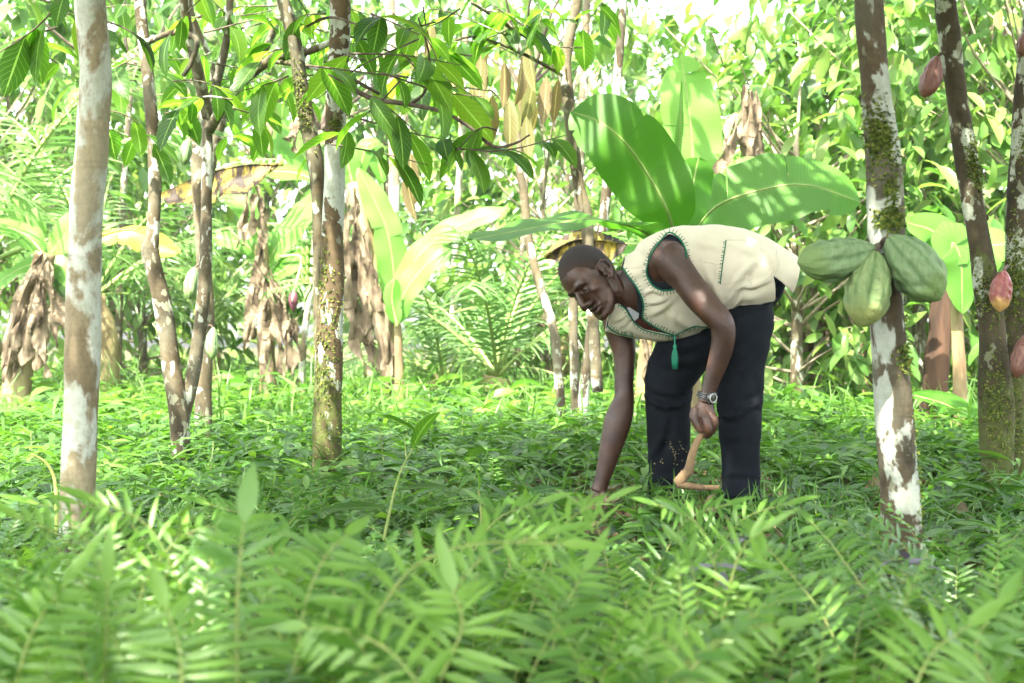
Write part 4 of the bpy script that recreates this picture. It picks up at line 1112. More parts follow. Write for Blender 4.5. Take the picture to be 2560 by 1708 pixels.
# ---------------------------------------------------------------- ferns
def fern_mesh(seed, nf, Ls, pl, pw, up, npairs=16, tone=.5, arch=(.55, 1.15)):
    q = np.random.default_rng(seed); mb = MB()
    for f in range(nf):
        a = f * 2.4 + q.uniform(-.5, .5); L = q.uniform(*Ls); el = q.uniform(*up); h = np.array([math.cos(a), math.sin(a), 0])
        t = np.linspace(0, 1, 26); ang = el - t ** 1.5 * q.uniform(*arch)
        st = L / 25; p = np.cumsum(np.vstack([[0, 0, 0], (h * np.cos(ang)[:, None] + UP * np.sin(ang)[:, None])[:-1] * st]), 0) + h * .015
        sw = np.cross(h, UP) * (q.normal(0, .10) * L); p = p + sw * (t ** 2)[:, None]
        tube(mb, p, np.linspace(.0019, .0006, 26), 5, m=1)
        tg = nrm(np.gradient(p, axis=0)); s = nrm(np.cross(tg, UP + h * 1e-3)); nrmv = np.cross(s, tg)
        u = np.linspace(.2, .97, npairs); i = (u * 25).astype(int)
        ln = pl * np.interp(u, [.2, .35, .6, .85, 1], [.75, 1, .98, .6, .3]) * q.uniform(.9, 1.1)
        tn = tone + q.normal(0, .13)
        for sd_ in (-1, 1):
            off = .5 / npairs * (sd_ > 0)
            fw = np.interp(u, [.2, 1], [.18, .75])[:, None]
            d = s[i] * sd_ + tg[i] * fw + nrmv[i] * q.uniform(-.05, .3) + q.normal(0, .06, (npairs, 3))
            leaves(mb, p[i] + tg[i] * L * off, d, nrmv[i] + q.normal(0, .12, (npairs, 3)), ln * q.uniform(.85, 1.12, npairs), pw * q.uniform(.8, 1.15, npairs), np.clip(tn + q.normal(0, .1, npairs), 0, 1), q.uniform(.1, .7, npairs), q.uniform(.1, .45, npairs), 5, 'lance')
        leaves(mb, p[-1:], tg[-1:], nrmv[-1:], pl * .5, pw, [np.clip(tn, 0, 1)], .3, .2, 4, 'lance')
    return mb.mesh('fern', [M['fern'], M['rachis']])


fern_v = [fern_mesh(101, 5, (.44, .58), .085, .0115, (R(62), R(86)), 17, .62, (.3, .9)), fern_mesh(102, 4, (.42, .58), .09, .0125, (R(60), R(86)), 16, .7, (.25, .8)), fern_mesh(103, 7, (.42, .6), .085, .0155, (R(45), R(78)), 16, .5),
          fern_mesh(104, 6, (.38, .55), .08, .015, (R(40), R(74)), 16, .42), fern_mesh(105, 6, (.4, .6), .075, .013, (R(42), R(75)), 19, .36), fern_mesh(106, 5, (.46, .62), .09, .02, (R(45), R(76)), 12, .55), fern_mesh(107, 7, (.35, .5), .07, .013, (R(35), R(70)), 18, .3)]
q = np.random.default_rng(41)


def put_fern(x, y, var, s, rz=None, label='', group=''):
    o = bpy.data.objects.new('fern', fern_v[var]); COL.objects.link(o)
    o.location = (x, y, float(gz(x, y)) - .01); o.scale = (s, s, s * q.uniform(.85, 1.1)); o.rotation_euler = (q.normal(0, .08), q.normal(0, .08), q.uniform(0, 6.28) if rz is None else rz)
    return tag(o, label, 'fern', group)


ZON = {'near': 'blurred bright green fern in the foremost rows of the undergrowth', 'pale': 'shaded feathery fern around the pale barked trunk and the forked tree', 'mid': 'feathery fern between the white patched tree and the stooping man',
       'right': 'feathery fern in the open shade around the foot of the pod tree', 'far': 'sunlit fern in the glade behind the trees'}
n_f = 0
x, y = scatter(1000, 1.65, 9.5, q, 1.12, pw=1.25)
# keep a clearing around the man and the sight line to his hands and feet
for xx, yy in zip(x, y):
    px_ = xx / yy * 3263.9 + 1175; top = .48
    lim = 4.0
    if n_f >= 290: break
    if 1290 < px_ < 1800 and yy > 3.3 and yy < 6.9: continue
    if 1180 < px_ < 1320 and 4.6 < yy < 6.5 and q.random() < .6: continue
    if (1980 < px_ < 2170 and 1.9 < yy < 3.85) or (100 < px_ < 250 and 2.3 < yy < 4.2): continue
    if yy > 3 and q.random() > .25 + patch(xx, yy, .9, 1) + .3 * (px_ < 1250): continue
    if yy > 7 and q.random() < .35: continue
    s = q.uniform(.72, 1.05)
    if px_ > 1250: s *= .86
    s = min(s, max(.56 if px_ < 1230 and yy > 4.4 else .36, (.70 - .112 * yy) / .46))
    if yy < 2.6 and q.random() < .62: continue
    if yy < 2.6: s *= .88
    zone = 'near' if yy < 2.5 else ('far' if yy > 7 else ('pale' if px_ < 650 else ('mid' if px_ < 1300 else 'right')))
    var = int(q.choice([0, 1, 5])) if yy < 2.6 else int(q.integers(2, 7))
    put_fern(xx, yy, var, s, None, ZON[zone], {'near': 'ferns in the front rows', 'pale': 'ferns around the pale trunk', 'mid': 'ferns in the middle of the undergrowth', 'right': 'ferns around the pod tree', 'far': 'ferns in the sunny glade'}[zone]); n_f += 1


# broad leaved seedlings
def seedling(seed, n, Lr, H0, mat, prof='cacao', wr=.4, droop=.5):
    q = np.random.default_rng(seed); mb = MB()
    top = np.array([q.normal(0, .05), q.normal(0, .05), H0]); p = cr([[0, 0, 0], top * .5 + q.normal(0, .012, 3), top], 12)
    tube(mb, p, np.linspace(.0045, .002, 12), 6, m=1)
    t = np.sort(q.uniform(.35, 1, n)); i = np.minimum((t * 11).astype(int), 11); a = np.arange(n) * 2.4 + q.uniform(0, .6, n)
    d = nrm(np.stack([np.cos(a), np.sin(a), q.uniform(-.1, .6, n)], 1)); L = q.uniform(*Lr, n)
    leaves(mb, p[i], d, UP + q.normal(0, .15, (n, 3)), L, L * wr, np.clip(q.normal(.45, .2, n), 0, 1), q.uniform(.2, .2 + droop * 1.6, n), q.uniform(.1, .35, n), 6, prof, .05)
    return mb.mesh('seedling', [mat, M['rachis']])


sv = [seedling(201, 7, (.1, .17), .22, M['herb']), seedling(202, 9, (.08, .15), .3, M['herb'], 'oval', .45), seedling(203, 6, (.12, .2), .2, M['cacao_leaf']), seedling(204, 10, (.08, .13), .36, M['herb'], 'lance', .3), seedling(205, 8, (.14, .22), .16, M['herb'], 'lance', .22)]
n_s = 0
x, y = scatter(260, 2.6, 9, q, 1.1)
for xx, yy in zip(x, y):
    px_ = xx / yy * 3263.9 + 1175
    if n_s >= 85: break
    if 1330 < px_ < 1790 and 3.4 < yy < 5.9: continue
    o = bpy.data.objects.new('seedling', sv[int(q.integers(0, 5))]); COL.objects.link(o); o.location = (xx, yy, float(gz(xx, yy)) - .005); s = q.uniform(.75, 1.25)
    s *= .55 if yy < 5 else .8
    o.scale = (s,) * 3; o.rotation_euler = (0, 0, q.uniform(0, 6.28))
    z_ = 0 if px_ < 650 else (1 if px_ < 1290 else 2)
    tag(o, ['broad leaved seedling in the shade near the pale and forked trees', 'broad leaved seedling amid the ferns around the white patched tree', 'broad leaved seedling on the littered ground around the man and pod tree'][z_], 'seedling', ['seedlings by the pale trunk', 'seedlings by the white patched tree', 'seedlings around the man'][z_]); n_s += 1


def single(name, me, pos, rz, s, label, cat):
    o = bpy.data.objects.new(name, me); COL.objects.link(o); o.location = Vector(pos); o.rotation_euler = (0, 0, rz); o.scale = (s,) * 3
    return tag(o, label, cat)


def at_px(x, y, top):
    """ground place seen so that a thing top metres tall reaches display pixel x, y"""
    d = (H - top) * 3263.9 / (y - 784); return np.array([(x - 1175) / 3263.9 * d, d, 0.])


def big_seedling(pts, lv, name, label, cat, mat, prof, wr, seed, tilt=UP):
    q = np.random.default_rng(seed); mb = MB(); p = cr([PD(*a) for a in pts], 24); tube(mb, p, np.linspace(.005, .002, 24), 6, m=1)
    for t, dx, dy, dz, L in lv:
        b = p[int(t * 23)]; leaves(mb, b, [[dx, dy, dz]], [tilt + q.normal(0, .1, 3)], L, L * wr, [q.uniform(.1, .5)], q.uniform(.2, .8), .2, 7, prof, .04)
    return tag(mb.build(name, [mat, M['rachis']], org=p[0]), label, cat)


big_seedling([(880, 1240, 3.9), (900, 1150, 3.95), (920, 1080, 4.0), (965, 1000, 4.05)], [(.3, -.9, -.2, .1, .2), (.45, .8, -.3, .2, .16), (.62, -.9, -.1, .25, .17), (.75, -.8, -.3, .45, .16), (.9, .3, -.2, .8, .16), (1, -.7, -.2, .6, .17), (.98, .9, 0, .3, .12)], 'tall_seedling', 'tall thin stemmed seedling with wide dark leaves, rising above the ferns mid picture', 'seedling', M['cacao_leaf'], 'cacao', .34, 3)
big_seedling([(1103, 1245, 3.5), (1104, 1180, 3.5), (1098, 1125, 3.5)], [(t, s * .95, -.1, .25 - .2 * t, .14 - .05 * t) for t in (.1, .3, .5, .7, .9) for s in (-1, 1)] + [(1, .1, -.1, 1, .08)], 'dark_seedling', 'dark green seedling with opposite toothed leaves, in front of the groping hand', 'seedling', M['cacao_leaf'], 'lance', .3, 4)
big_seedling([(2085, 1420, 2.75), (2083, 1330, 2.75), (2080, 1285, 2.75)], [(.95, -.95, -.2, .2, .08), (.95, .9, -.3, -.05, .075), (.8, .7, .4, .5, .06), (1, -.3, -.6, .6, .05)], 'purple_seedling', 'small plant with dull purple leaves right before the pod tree', 'seedling', M['purple'], 'oval', .42, 6)
big_seedling([(1712, 1300, 3.1), (1708, 1250, 3.1), (1700, 1225, 3.1)], [(.95, -.95, -.2, .1, .07), (.95, .9, -.3, -.2, .07), (.7, .7, -.5, .2, .06), (.8, -.4, -.8, .1, .06)], 'purple_seedling', 'purple leaved plant in the ferns below the near trouser leg', 'seedling', M['purple'], 'oval', .42, 7)
big_seedling([(1640, 1420, 2.5), (1643, 1340, 2.5), (1640, 1292, 2.5)], [(.95, -.95, -.2, .1, .07), (.95, .9, -.3, .1, .06), (.8, .2, -.8, -.1, .06)], 'purple_seedling', 'purple leaved plant nearest the lower border, among ferns', 'seedling', M['purple'], 'oval', .42, 8)
# pale arching shoot beside the pale trunk
mb = MB(); p = cr([PD(128, 1260, 4.1), PD(130, 1170, 4.1), PD(125, 1100, 4.1), PD(105, 1062, 4.08), PD(72, 1042, 4.05)], 24); tube(mb, p, np.linspace(.007, .003, 24), 7, m=1)
for t, dx, dz, L in ((.55, -.9, .15, .12), (.6, -.8, -.4, .13), (.45, .9, .5, .07), (.75, -.9, .3, .08), (1, -.9, .1, .07)): leaves(mb, p[int(t * 23)], [[dx, -.2, dz]], [UP], L, L * .22, [1.], .8, .3, 6, 'lance')
tag(mb.build('pale_shoot', [M['grass'], plain('pale_stem', (.35, .42, .1), (.42, .48, .14), 20)], org=p[0]), 'pale yellowish shoot arching beside the foot of the pale trunk', 'shoot')
# broad frond blade standing straight up near the lens
def upright(pts, pl, pw, n, label, tipw=0, seed=0, face=(0, -1, .9), tone=.6):
    q = np.random.default_rng(seed); mb = MB(); p = cr([PD(*a) for a in pts], 20); tube(mb, p, np.linspace(.0021, .0008, 20), 5, m=1)
    tg = nrm(np.gradient(p, axis=0)); face = np.array(face, float)
    for t in np.linspace(.06, .94, n):
        i = int(t * 19); s = nrm(np.cross(tg[i], face)); l = pl * .86 * np.interp(t, [0, .25, .6, 1], [.8, 1, .95, .45])
        for sg in (-1, 1): leaves(mb, p[i] + tg[i] * q.uniform(-.004, .004), [s * sg + tg[i] * (.2 + .5 * t) - UP * .1 + q.normal(0, .07, 3)], [face + q.normal(0, .15, 3)], l * q.uniform(.88, 1.1), pw * .6 * q.uniform(.85, 1.15), [np.clip(tone + q.normal(0, .08), 0, 1)], q.uniform(.2, .8), q.uniform(.15, .4), 5, 'lance')
    leaves(mb, p[-2:-1], [tg[-1]], [face], pl * .85, tipw or pw, [tone + .1], .15, .2, 6, 'oval' if tipw else 'lance')
    return tag(mb.build('fern_frond', [M['fern'], M['rachis']], org=p[0]), label, 'fern frond', 'single fern fronds close to the lens')


o = upright([(545, 1580, 1.72), (543, 1420, 1.72), (552, 1270, 1.72), (562, 1190, 1.73)], .092, .018, 11, 'single upright frond with a blunt top, out of focus close to the lens', .027, 1); del o['group']
FL = 'blurred single fern frond with long narrow leaflets, close to the lens'
for k_, (pts, pl, pw, n, to) in enumerate((([(235, 1600, 1.8), (243, 1470, 1.8), (247, 1330, 1.8)], .095, .018, 10, .6), ([(675, 1540, 1.75), (700, 1390, 1.78), (745, 1280, 1.82), (800, 1225, 1.88)], .1, .019, 11, .7), ([(30, 1590, 1.7), (75, 1450, 1.72), (150, 1340, 1.76)], .1, .02, 10, .6),
        ([(1262, 1520, 1.95), (1290, 1410, 1.97), (1345, 1305, 2.0)], .1, .018, 11, .55), ([(860, 1420, 1.85), (930, 1320, 1.85), (1010, 1270, 1.85), (1130, 1245, 1.85), (1330, 1250, 1.85)], .075, .017, 9, .75), ([(1640, 1600, 1.8), (1560, 1500, 1.82), (1470, 1440, 1.85)], .085, .018, 10, .75),
        ([(1560, 1580, 1.75), (1600, 1520, 1.75), (1690, 1450, 1.8), (1800, 1430, 1.85)], .08, .018, 10, .8), ([(2090, 1600, 1.7), (2140, 1500, 1.72), (2230, 1430, 1.75)], .1, .02, 9, .7), ([(420, 1600, 1.62), (410, 1480, 1.62), (380, 1390, 1.65)], .09, .019, 9, .65), ([(980, 1600, 1.6), (900, 1500, 1.62), (800, 1450, 1.65), (690, 1440, 1.7)], .09, .019, 10, .85),
        ([(1930, 1500, 2.3), (1880, 1400, 2.3), (1800, 1300, 2.35), (1745, 1240, 2.4)], .1, .017, 13, .5), ([(2020, 1420, 2.6), (1960, 1320, 2.62), (1900, 1240, 2.68), (1860, 1195, 2.75)], .1, .017, 12, .45), ([(1010, 1560, 1.75), (1060, 1440, 1.75), (1040, 1350, 1.76)], .1, .021, 8, .8), ([(2280, 1580, 1.8), (2240, 1480, 1.8), (2300, 1380, 1.85)], .1, .02, 10, .5), ([(300, 1500, 2.2), (330, 1350, 2.2), (420, 1230, 2.25), (560, 1195, 2.3)], .1, .018, 12, .6))):
    upright(pts, pl, pw, n, FL, 0, 20 + k_, (.15 * math.sin(k_ * 2.1), -1, .8), min(to + .22, .98))
qu = np.random.default_rng(77)
for k_ in range(22):
    d_ = qu.uniform(1.9, 3.0); x_ = qu.uniform(260, 1960); h_ = min(qu.uniform(.36, .47), .74 - .13 * d_); lean = qu.uniform(-.16, .16); b_ = np.array([(x_ - 1175) / 3263.9 * d_, d_, 0.])
    c3 = [b_ + [0, 0, .08], b_ + [lean * .3, -.02, h_ * .55], b_ + [lean * .8, -.05, h_ * .88], b_ + [lean * 1.5, -.10, h_]]
    upright([(1175 + p_[0] / p_[1] * 3263.9, 784 + (H - p_[2]) / p_[1] * 3263.9, p_[1]) for p_ in c3], .088, .0165, 13, FL, 0, 60 + k_, (.2 * math.sin(k_ * 1.7), -.9, 1.), qu.uniform(.55, .9))
# big fallen leaves by his feet
for n_, (x, y, d, rz, L, rl, lab) in enumerate(((1440, 1175, 5.35, 10, .36, .3, 'large ribbed brown leaf lying in front of the far shoe'), (1425, 1222, 5.0, 25, .22, .8, 'curled brown leaf on the ground below the groping hand'), (1690, 1515, 2.75, 80, .14, .6, 'upright brown leaf stub among the front ferns'), (2230, 1480, 2.9, -20, .2, .9, 'yellowing dead leaf lying by the lower corner'), (1560, 1290, 4.2, 70, .2, .4, 'flat brown leaf under the ferns between hand and boots'))):
    mb = MB(); c = PD(x, y, d); a = R(rz); c[2] = max(c[2], float(gz(c[0], c[1])) + .05)
    leaves(mb, c, [[math.cos(a), math.sin(a) * .5, .05]], [[0, -.4, 1]], L, L * .42, [.15 + .15 * n_], rl, .22, 12, 'cacao', .08, edge=True)
    ob = mb.build('fallen_leaf', M['brown_leaf'], org=c); ob.modifiers.new('t', 'SOLIDIFY').thickness = .001
    tag(ob, lab, 'leaf')


# ---------------------------------------------------------------- banana plants
def bleaf(mb, pts, width, up, tears=0, seed=0, fold=.25, nseg=30, mat=0, tip=.9, wavy=.012, hang=0., rnd=.5, rib=.012):
    q = np.random.default_rng(seed); p = cr(np.array(pts, float), nseg + 1); tg = nrm(np.gradient(p, axis=0)); up = np.array(up, float)
    s = nrm(np.cross(tg, up)); n = np.cross(s, tg)
    u = np.linspace(0, 1, nseg + 1); w = np.interp(u, [0, .03, .12, .3, .55, .8, .92, .98, 1], [.06, .12, .62, .95, 1, .82, .55, .25, .03]) * width / 2
    L = np.concatenate([[0], np.cumsum(np.linalg.norm(np.diff(p, axis=0), axis=1))])
    vs = np.array([0, .25, .5, .75, 1.])
    for sd_ in (-1, 1):
        cuts = np.sort(q.choice(np.arange(2, nseg - 1), min(tears, nseg - 4), replace=False)) if tears else np.array([], int)
        b = np.concatenate([[0], cuts, [nseg]])
        for a0, a1 in zip(b[:-1], b[1:]):
            ii = np.arange(a0, a1 + 1); dr = hang * q.uniform(.5, 1.2) + (q.normal(0, .16) if tears else 0); f = fold - dr
            un = u[ii]; ww = w[ii].copy()
            if tears and len(ii) > 2: ww *= 1 - .35 * abs(np.linspace(-1, 1, len(ii))) ** 4 * q.random()
            rows = []
            for v in vs:
                cu = f * (1 - .8 * v) - hang * v * .5
                rows.append(p[ii] + s[ii] * (sd_ * v * ww * np.cos(cu))[:, None] + n[ii] * (v * ww * np.sin(cu) + wavy * v * np.sin(L[ii] * 19 + sd_ + seed))[:, None] + tg[ii] * (v * .1 * ww)[:, None])
            V = np.stack(rows, 1); m_, c_ = len(ii), len(vs)
            i, j = np.meshgrid(np.arange(m_ - 1), np.arange(c_ - 1), indexing='ij')
            qd = np.stack([i * c_ + j, i * c_ + j + 1, (i + 1) * c_ + j + 1, (i + 1) * c_ + j], -1).reshape(-1, 4)
            A = np.stack([np.full((m_, c_), np.clip(rnd + q.normal(0, .05), 0, 1)), np.repeat(un[:, None], c_, 1), np.repeat(vs[None] * sd_, m_, 0)], -1)
            mb.add(V.reshape(-1, 3), qd, None, A.reshape(-1, 3), mat)
    tube(mb, p, np.interp(u, [0, .2, 1], [rib, rib * .6, rib * .15]), 7, m=mat if mat else 1, rnd=.9)


k = NT('banana_leaf_veined'); col = k.ramp(k.attr('rnd'), G((.03, .11, .012), (.06, .18, .016), (.1, .25, .04), (.15, .29, .065)))
lv = k.math('ABSOLUTE', k.attr('lv')); st_ = k.n('ShaderNodeTexWave', {'Vector': k.n('ShaderNodeCombineXYZ', {'X': k.attr('lu')}).outputs[0], 'Scale': 26., 'Distortion': 3., 'Detail': 2.}).outputs['Fac']
col = k.mix(k.math('MULTIPLY', st_, .38), col, k.mix(1., col, (1.7, 1.45, 1.5), 'MULTIPLY'))
col = k.mix(k.ramp(k.noise(k.obj(), 30, 3, .7), [(.68, 0.), (.73, .6)]), col, (.12, .1, .03))
col = k.mix(k.ramp(lv, [(0., .35), (.12, 0.)]), col, (.24, .34, .1))
edge_ = k.ramp(k.math('ADD', lv, k.math('MULTIPLY', k.noise(k.obj(), 16, 4, .7), .3)), [(1.14, 0.), (1.2, 1.)])
col = k.mix(edge_, col, (.2, .13, .03))
b = k.bsdf(col, .45, .3, st_, .15, .004); t = k.n('ShaderNodeBsdfTranslucent', {'Color': k.mix(1., col, (1.05, 1.35, .6), 'MULTIPLY')})
M['banana'] = k.done(k.n('ShaderNodeMixShader', {0: .42, 1: b, 2: t.outputs[0]}).outputs[0])
M['petiole'] = plain('banana_rib', (.16, .26, .06), (.28, .36, .12), 15, .5)
TOC = np.array([0, -1., .25])


M['dark_stump'] = plain('dark_stump', (.016, .01, .007), (.1, .055, .033), 7, .85, .2, .8, .02, (1, 1, .12), 0, 6)


def banana(base, stem, sw, label, lv, dead=(), seed=0, stemmat='pseudostem', cat='banana plant', ragged=0):
    """lv: (points, width, up, tears, fold, tone); dead: (points, width)"""
    b0 = np.array(stem[0], float); root = empty('banana_plant', (b0[0], b0[1], 0), label, cat, 'banana plants')
    mb = MB(); p = cr(np.vstack([[b0[0], b0[1], -.02], stem]), 40); tube(mb, p, np.linspace(sw * 1.12, sw * .7, 40), 18, wob=.07, seed=seed)
    mb.build('pseudostem', M[stemmat], root)
    for k_, (pts, w, up, te, fo, tone) in enumerate(lv):
        m = MB(); bleaf(m, pts, w * (.52 if pts[0][1] > 9.8 else 1), up, te, seed * 7 + k_, fo, rnd=tone); m.build('leaf', [M['banana'], M['petiole']], root)
    qd = np.random.default_rng(seed + 900)
    for k_, (pts, w) in enumerate([(np.array(p_) + qd.normal(0, .03 * j_, (1, 3)) + np.linspace(0, 1, len(p_))[:, None] * qd.normal(0, .05 * j_, (1, 3)), w_) for p_, w_ in dead for j_ in (0, 1)]):
        m = MB(); q = np.random.default_rng(seed * 13 + k_); bleaf(m, pts, w * .33, q.normal(0, .5, 3) + [0, -1, .1], 9, seed * 11 + k_, .9, hang=q.uniform(.9, 1.7), wavy=.05, nseg=30, rib=.008)
        m.build('dead_leaf', M['dead_banana'], root)
    return root


def S(d, *pts): return [PD(x, y, d + (e[0] if e else 0)) for x, y, *e in pts]


banana(0, S(7.9, (1580, 1000), (1575, 760), (1560, 540)), .075, 'young banana plant with huge leaves right behind the bending man',
       [(S(7.5, (1552, 560, .2), (1530, 480), (1488, 402), (1432, 325, -.1), (1375, 280, -.1), (1312, 256)), .43, (-.25, -1, .35), 1, .05, .3),
        (S(7.4, (1578, 560, .4), (1640, 478, .1), (1740, 438), (1850, 425), (1975, 464)), .46, (.1, -.85, .55), 2, -.05, .3),
        (S(7.0, (1530, 570, .7), (1470, 528, .4), (1400, 508), (1340, 503, -.1), (1200, 528, -.3), (1072, 552, -.4)), .42, (0, -.22, 1), 0, .1, .25),
        (S(7.8, (1548, 560), (1553, 430), (1566, 185)), .05, (-.5, -1, 0), 0, 1.2, .75),
        (S(8.6, (1575, 540), (1590, 430), (1603, 362)), .26, (.3, -1, .3), 0, .2, .2),
        (S(9.3, (1580, 520), (1590, 360), (1580, 240), (1562, 125)), .4, (-.1, -.9, .5), 4, .05, .8),
        (S(8.8, (1600, 520), (1640, 470), (1690, 420), (1730, 360)), .3, (-.3, -.7, .7), 2, .1, .6),
        (S(8.4, (1500, 560, .2), (1440, 560), (1380, 545), (1330, 560)), .3, (0, -.5, .9), 1, -.3, .3)],
       [(S(7.7, (1660, 470), (1668, 520), (1672, 600)), .3), (S(9.2, (1712, 195), (1705, 290), (1720, 400)), .3), (S(9.1, (1690, 260), (1665, 340), (1650, 400)), .22), (S(9.3, (1735, 210), (1740, 300), (1745, 420)), .2),
        (S(8.2, (1400, 560), (1320, 570), (1255, 600)), .18)], seed=1)
banana(0, S(12.5, (905, 905), (868, 660), (812, 420)), .10, 'leaning dried banana stem draped with grey dead leaves',
       [(S(12.5, (812, 430), (780, 340), (700, 330)), .5, (0, -.6, .9), 4, .1, .5), (S(12.6, (815, 420), (850, 330), (880, 420)), .4, (0, -.6, .9), 4, .1, .5)],
       [(S(12.2, (812, 430), (820, 600), (840, 760), (870, 860)), .5), (S(12.2, (820, 470), (800, 620), (810, 720), (850, 830)), .4), (S(12.1, (835, 520), (862, 650), (885, 760), (900, 900)), .42), (S(12.1, (860, 640), (895, 780), (905, 915)), .4), (S(12.2, (830, 560), (842, 680), (848, 790)), .36)], seed=2, ragged=1)
banana(0, S(12, (917, 905), (915, 800), (912, 740)), .04, 'small fresh green banana plant beside the leaning dried stem',
       [(S(12, (912, 750), (925, 680), (975, 612), (1036, 572)), .52, (-.4, -.9, .5), 0, .1, .55), (S(12.3, (914, 745), (940, 620), (1030, 530), (1168, 476)), .55, (-.3, -.8, .6), 0, .1, .8), (S(12.4, (910, 745), (905, 640), (885, 520), (822, 385)), .62, (.5, -.9, .3), 2, .1, .75), (S(11.9, (912, 750), (900, 690), (905, 640)), .3, (.2, -1, .3), 1, .1, .6)], seed=3)
b3 = banana(0, S(13, (618, 915), (608, 720), (600, 560)), .085, 'banana plant wrapped in hanging dead leaves, with a purple flower bud',
            [(S(13, (602, 620), (640, 560), (690, 500), (730, 440)), .62, (-.5, -.9, .4), 2, .1, .7), (S(12.9, (605, 640), (650, 620), (700, 570)), .5, (0, -.7, .8), 2, .1, .45), (S(13, (600, 600), (560, 560), (480, 545)), .45, (0, -.7, .7), 3, .1, .65), (S(13.2, (600, 560), (570, 480), (500, 440)), .5, (0, -.8, .6), 3, .1, .6),
             (S(11, (735, 420), (680, 398), (620, 392), (575, 372)), .42, (0, -.6, .8), 0, .1, .5), (S(11.2, (735, 410), (690, 350), (640, 300), (585, 262)), .62, (.5, -.9, .5), 1, .1, .6), (S(11.4, (735, 390), (660, 330), (600, 330)), .5, (.3, -.9, .5), 2, .1, .55)],
            [(S(12.8, (585, 445), (575, 500), (560, 565)), .35), (S(12.8, (600, 560), (585, 680), (575, 780)), .4), (S(12.7, (605, 640), (600, 760), (610, 905)), .42), (S(12.7, (615, 660), (640, 800), (655, 910)), .4), (S(12.7, (620, 620), (655, 740), (645, 860)), .35), (S(12.8, (665, 720), (680, 780), (690, 830)), .25), (S(12.8, (598, 450), (600, 520), (603, 600)), .3),
             (S(11, (625, 180), (625, 240), (640, 300)), .4), (S(11, (690, 270), (680, 320), (675, 350)), .35)], seed=4)
fb_ = MB(); tube(fb_, cr([PD(640, 590, 12.9), PD(690, 590, 12.8), PD(683, 640, 12.7), PD(673, 672, 12.7)], 16), .014, 8)
fl = tag(fb_.build('banana_flower', M['petiole'], org=PD(673, 680, 12.7)), 'purple banana flower bud hanging from its curved stalk', 'banana flower')
fb_ = MB(); pt, pb = PD(673, 668, 12.7), PD(673, 716, 12.7); loft(fb_, [(pt * (1 - t) + pb * t, np.array([w, 0, 0]), np.array([0, w, 0])) for t, w in ((0, .02), (.15, .035), (.5, .042), (.8, .025), (1, .004))], 20, 16)
fb_.build('bud', plain('purple_bract', (.1, .03, .05), (.22, .08, .11), 18, .5), fl)
hb2 = MB(); q = np.random.default_rng(55)
for z_ in range(4):
    for a in np.linspace(-2.6, 1.0, 7):
        c = PD(722, 590 + z_ * 22, 12.8); e = np.array([math.cos(a), math.sin(a), 0]); tube(hb2, cr([c + e * .03, c + e * .10 + UP * .02, c + e * .13 + UP * .09], 7), [.008, .018, .02, .02, .018, .013, .005], 7)
tag(hb2.build('banana_bunch', plain('green_banana', (.12, .22, .04), (.2, .32, .07), 12, .5), org=PD(722, 600, 12.8)), 'bunch of small green bananas half hidden by the white patched tree', 'bananas')
banana(0, S(11, (38, 900), (60, 760), (105, 580)), .11, 'sun bleached banana stem wrapped in pale dead leaves at the far edge',
       [(S(11, (105, 590), (60, 540), (0, 520), (-60, 540)), .5, (0, -.6, .8), 3, .1, .7), (S(11.2, (110, 590), (150, 540), (190, 480)), .5, (0, -.9, .4), 2, .1, .8), (S(11.2, (100, 600), (40, 620), (-20, 660)), .45, (0, -.6, .8), 2, .1, .7), (S(11.1, (95, 640), (140, 610), (170, 660)), .4, (0, -.8, .5), 2, .1, .75), (S(11.3, (90, 590), (60, 500), (20, 440)), .5, (.3, -.9, .4), 3, .1, .8)],
       [(S(10.8, (105, 590), (70, 700), (45, 860)), .5), (S(10.8, (95, 640), (90, 740), (85, 850)), .45), (S(10.8, (60, 700), (30, 790), (10, 880)), .45), (S(10.7, (110, 600), (120, 720), (130, 800)), .3)], seed=5)
banana(0, S(10.3, (2142, 925), (2155, 780), (2168, 638)), .1, 'dark reddish brown banana stump behind the pod tree', [], [], seed=6, stemmat='dark_stump')
banana(0, S(12.5, (1862, 890), (1868, 760), (1872, 600)), .09, 'pale banana stem with peeling sheaths close behind the back of the man', [(S(12.5, (1872, 610), (1820, 560), (1760, 600)), .4, (0, -.7, .7), 3, 0, .6), (S(12.5, (1872, 610), (1920, 540), (1985, 570)), .4, (0, -.7, .7), 3, 0, .6)],
       [(S(12.3, (1885, 640), (1895, 740), (1890, 850)), .3), (S(12.3, (1860, 640), (1850, 750), (1838, 870)), .3), (S(12.2, (1872, 650), (1880, 760), (1870, 880)), .3)], seed=7)
banana(0, S(12, (1985, 910), (1980, 780), (1972, 660)), .08, 'weathered banana stem partly hidden behind the pod tree', [], [(S(11.9, (1985, 680), (1995, 780), (1990, 880)), .3), (S(11.9, (1965, 690), (1960, 780), (1965, 840)), .25)], seed=8)
banana(0, S(9.4, (2205, 930), (2200, 800), (2190, 640)), .05, 'banana plant with a broad drooping leaf between pod tree and mossy tree', [(S(9.3, (2190, 650), (2185, 560), (2205, 600), (2208, 720)), .34, (.3, -1, .2), 1, .1, .5), (S(9.5, (2190, 640), (2150, 540), (2080, 510)), .4, (0, -.7, .8), 1, 0, .3), (S(9.5, (2195, 640), (2260, 570), (2340, 560)), .4, (0, -.7, .8), 2, 0, .45)], seed=9)
banana(0, S(11, (1475, 930), (1478, 860), (1485, 760)), .07, 'short dried banana stump framed by the arm and thigh of the man', [], [(S(10.9, (1475, 770), (1490, 820), (1480, 870)), .22), (S(10.9, (1500, 770), (1510, 810), (1505, 850)), .2)], seed=10)
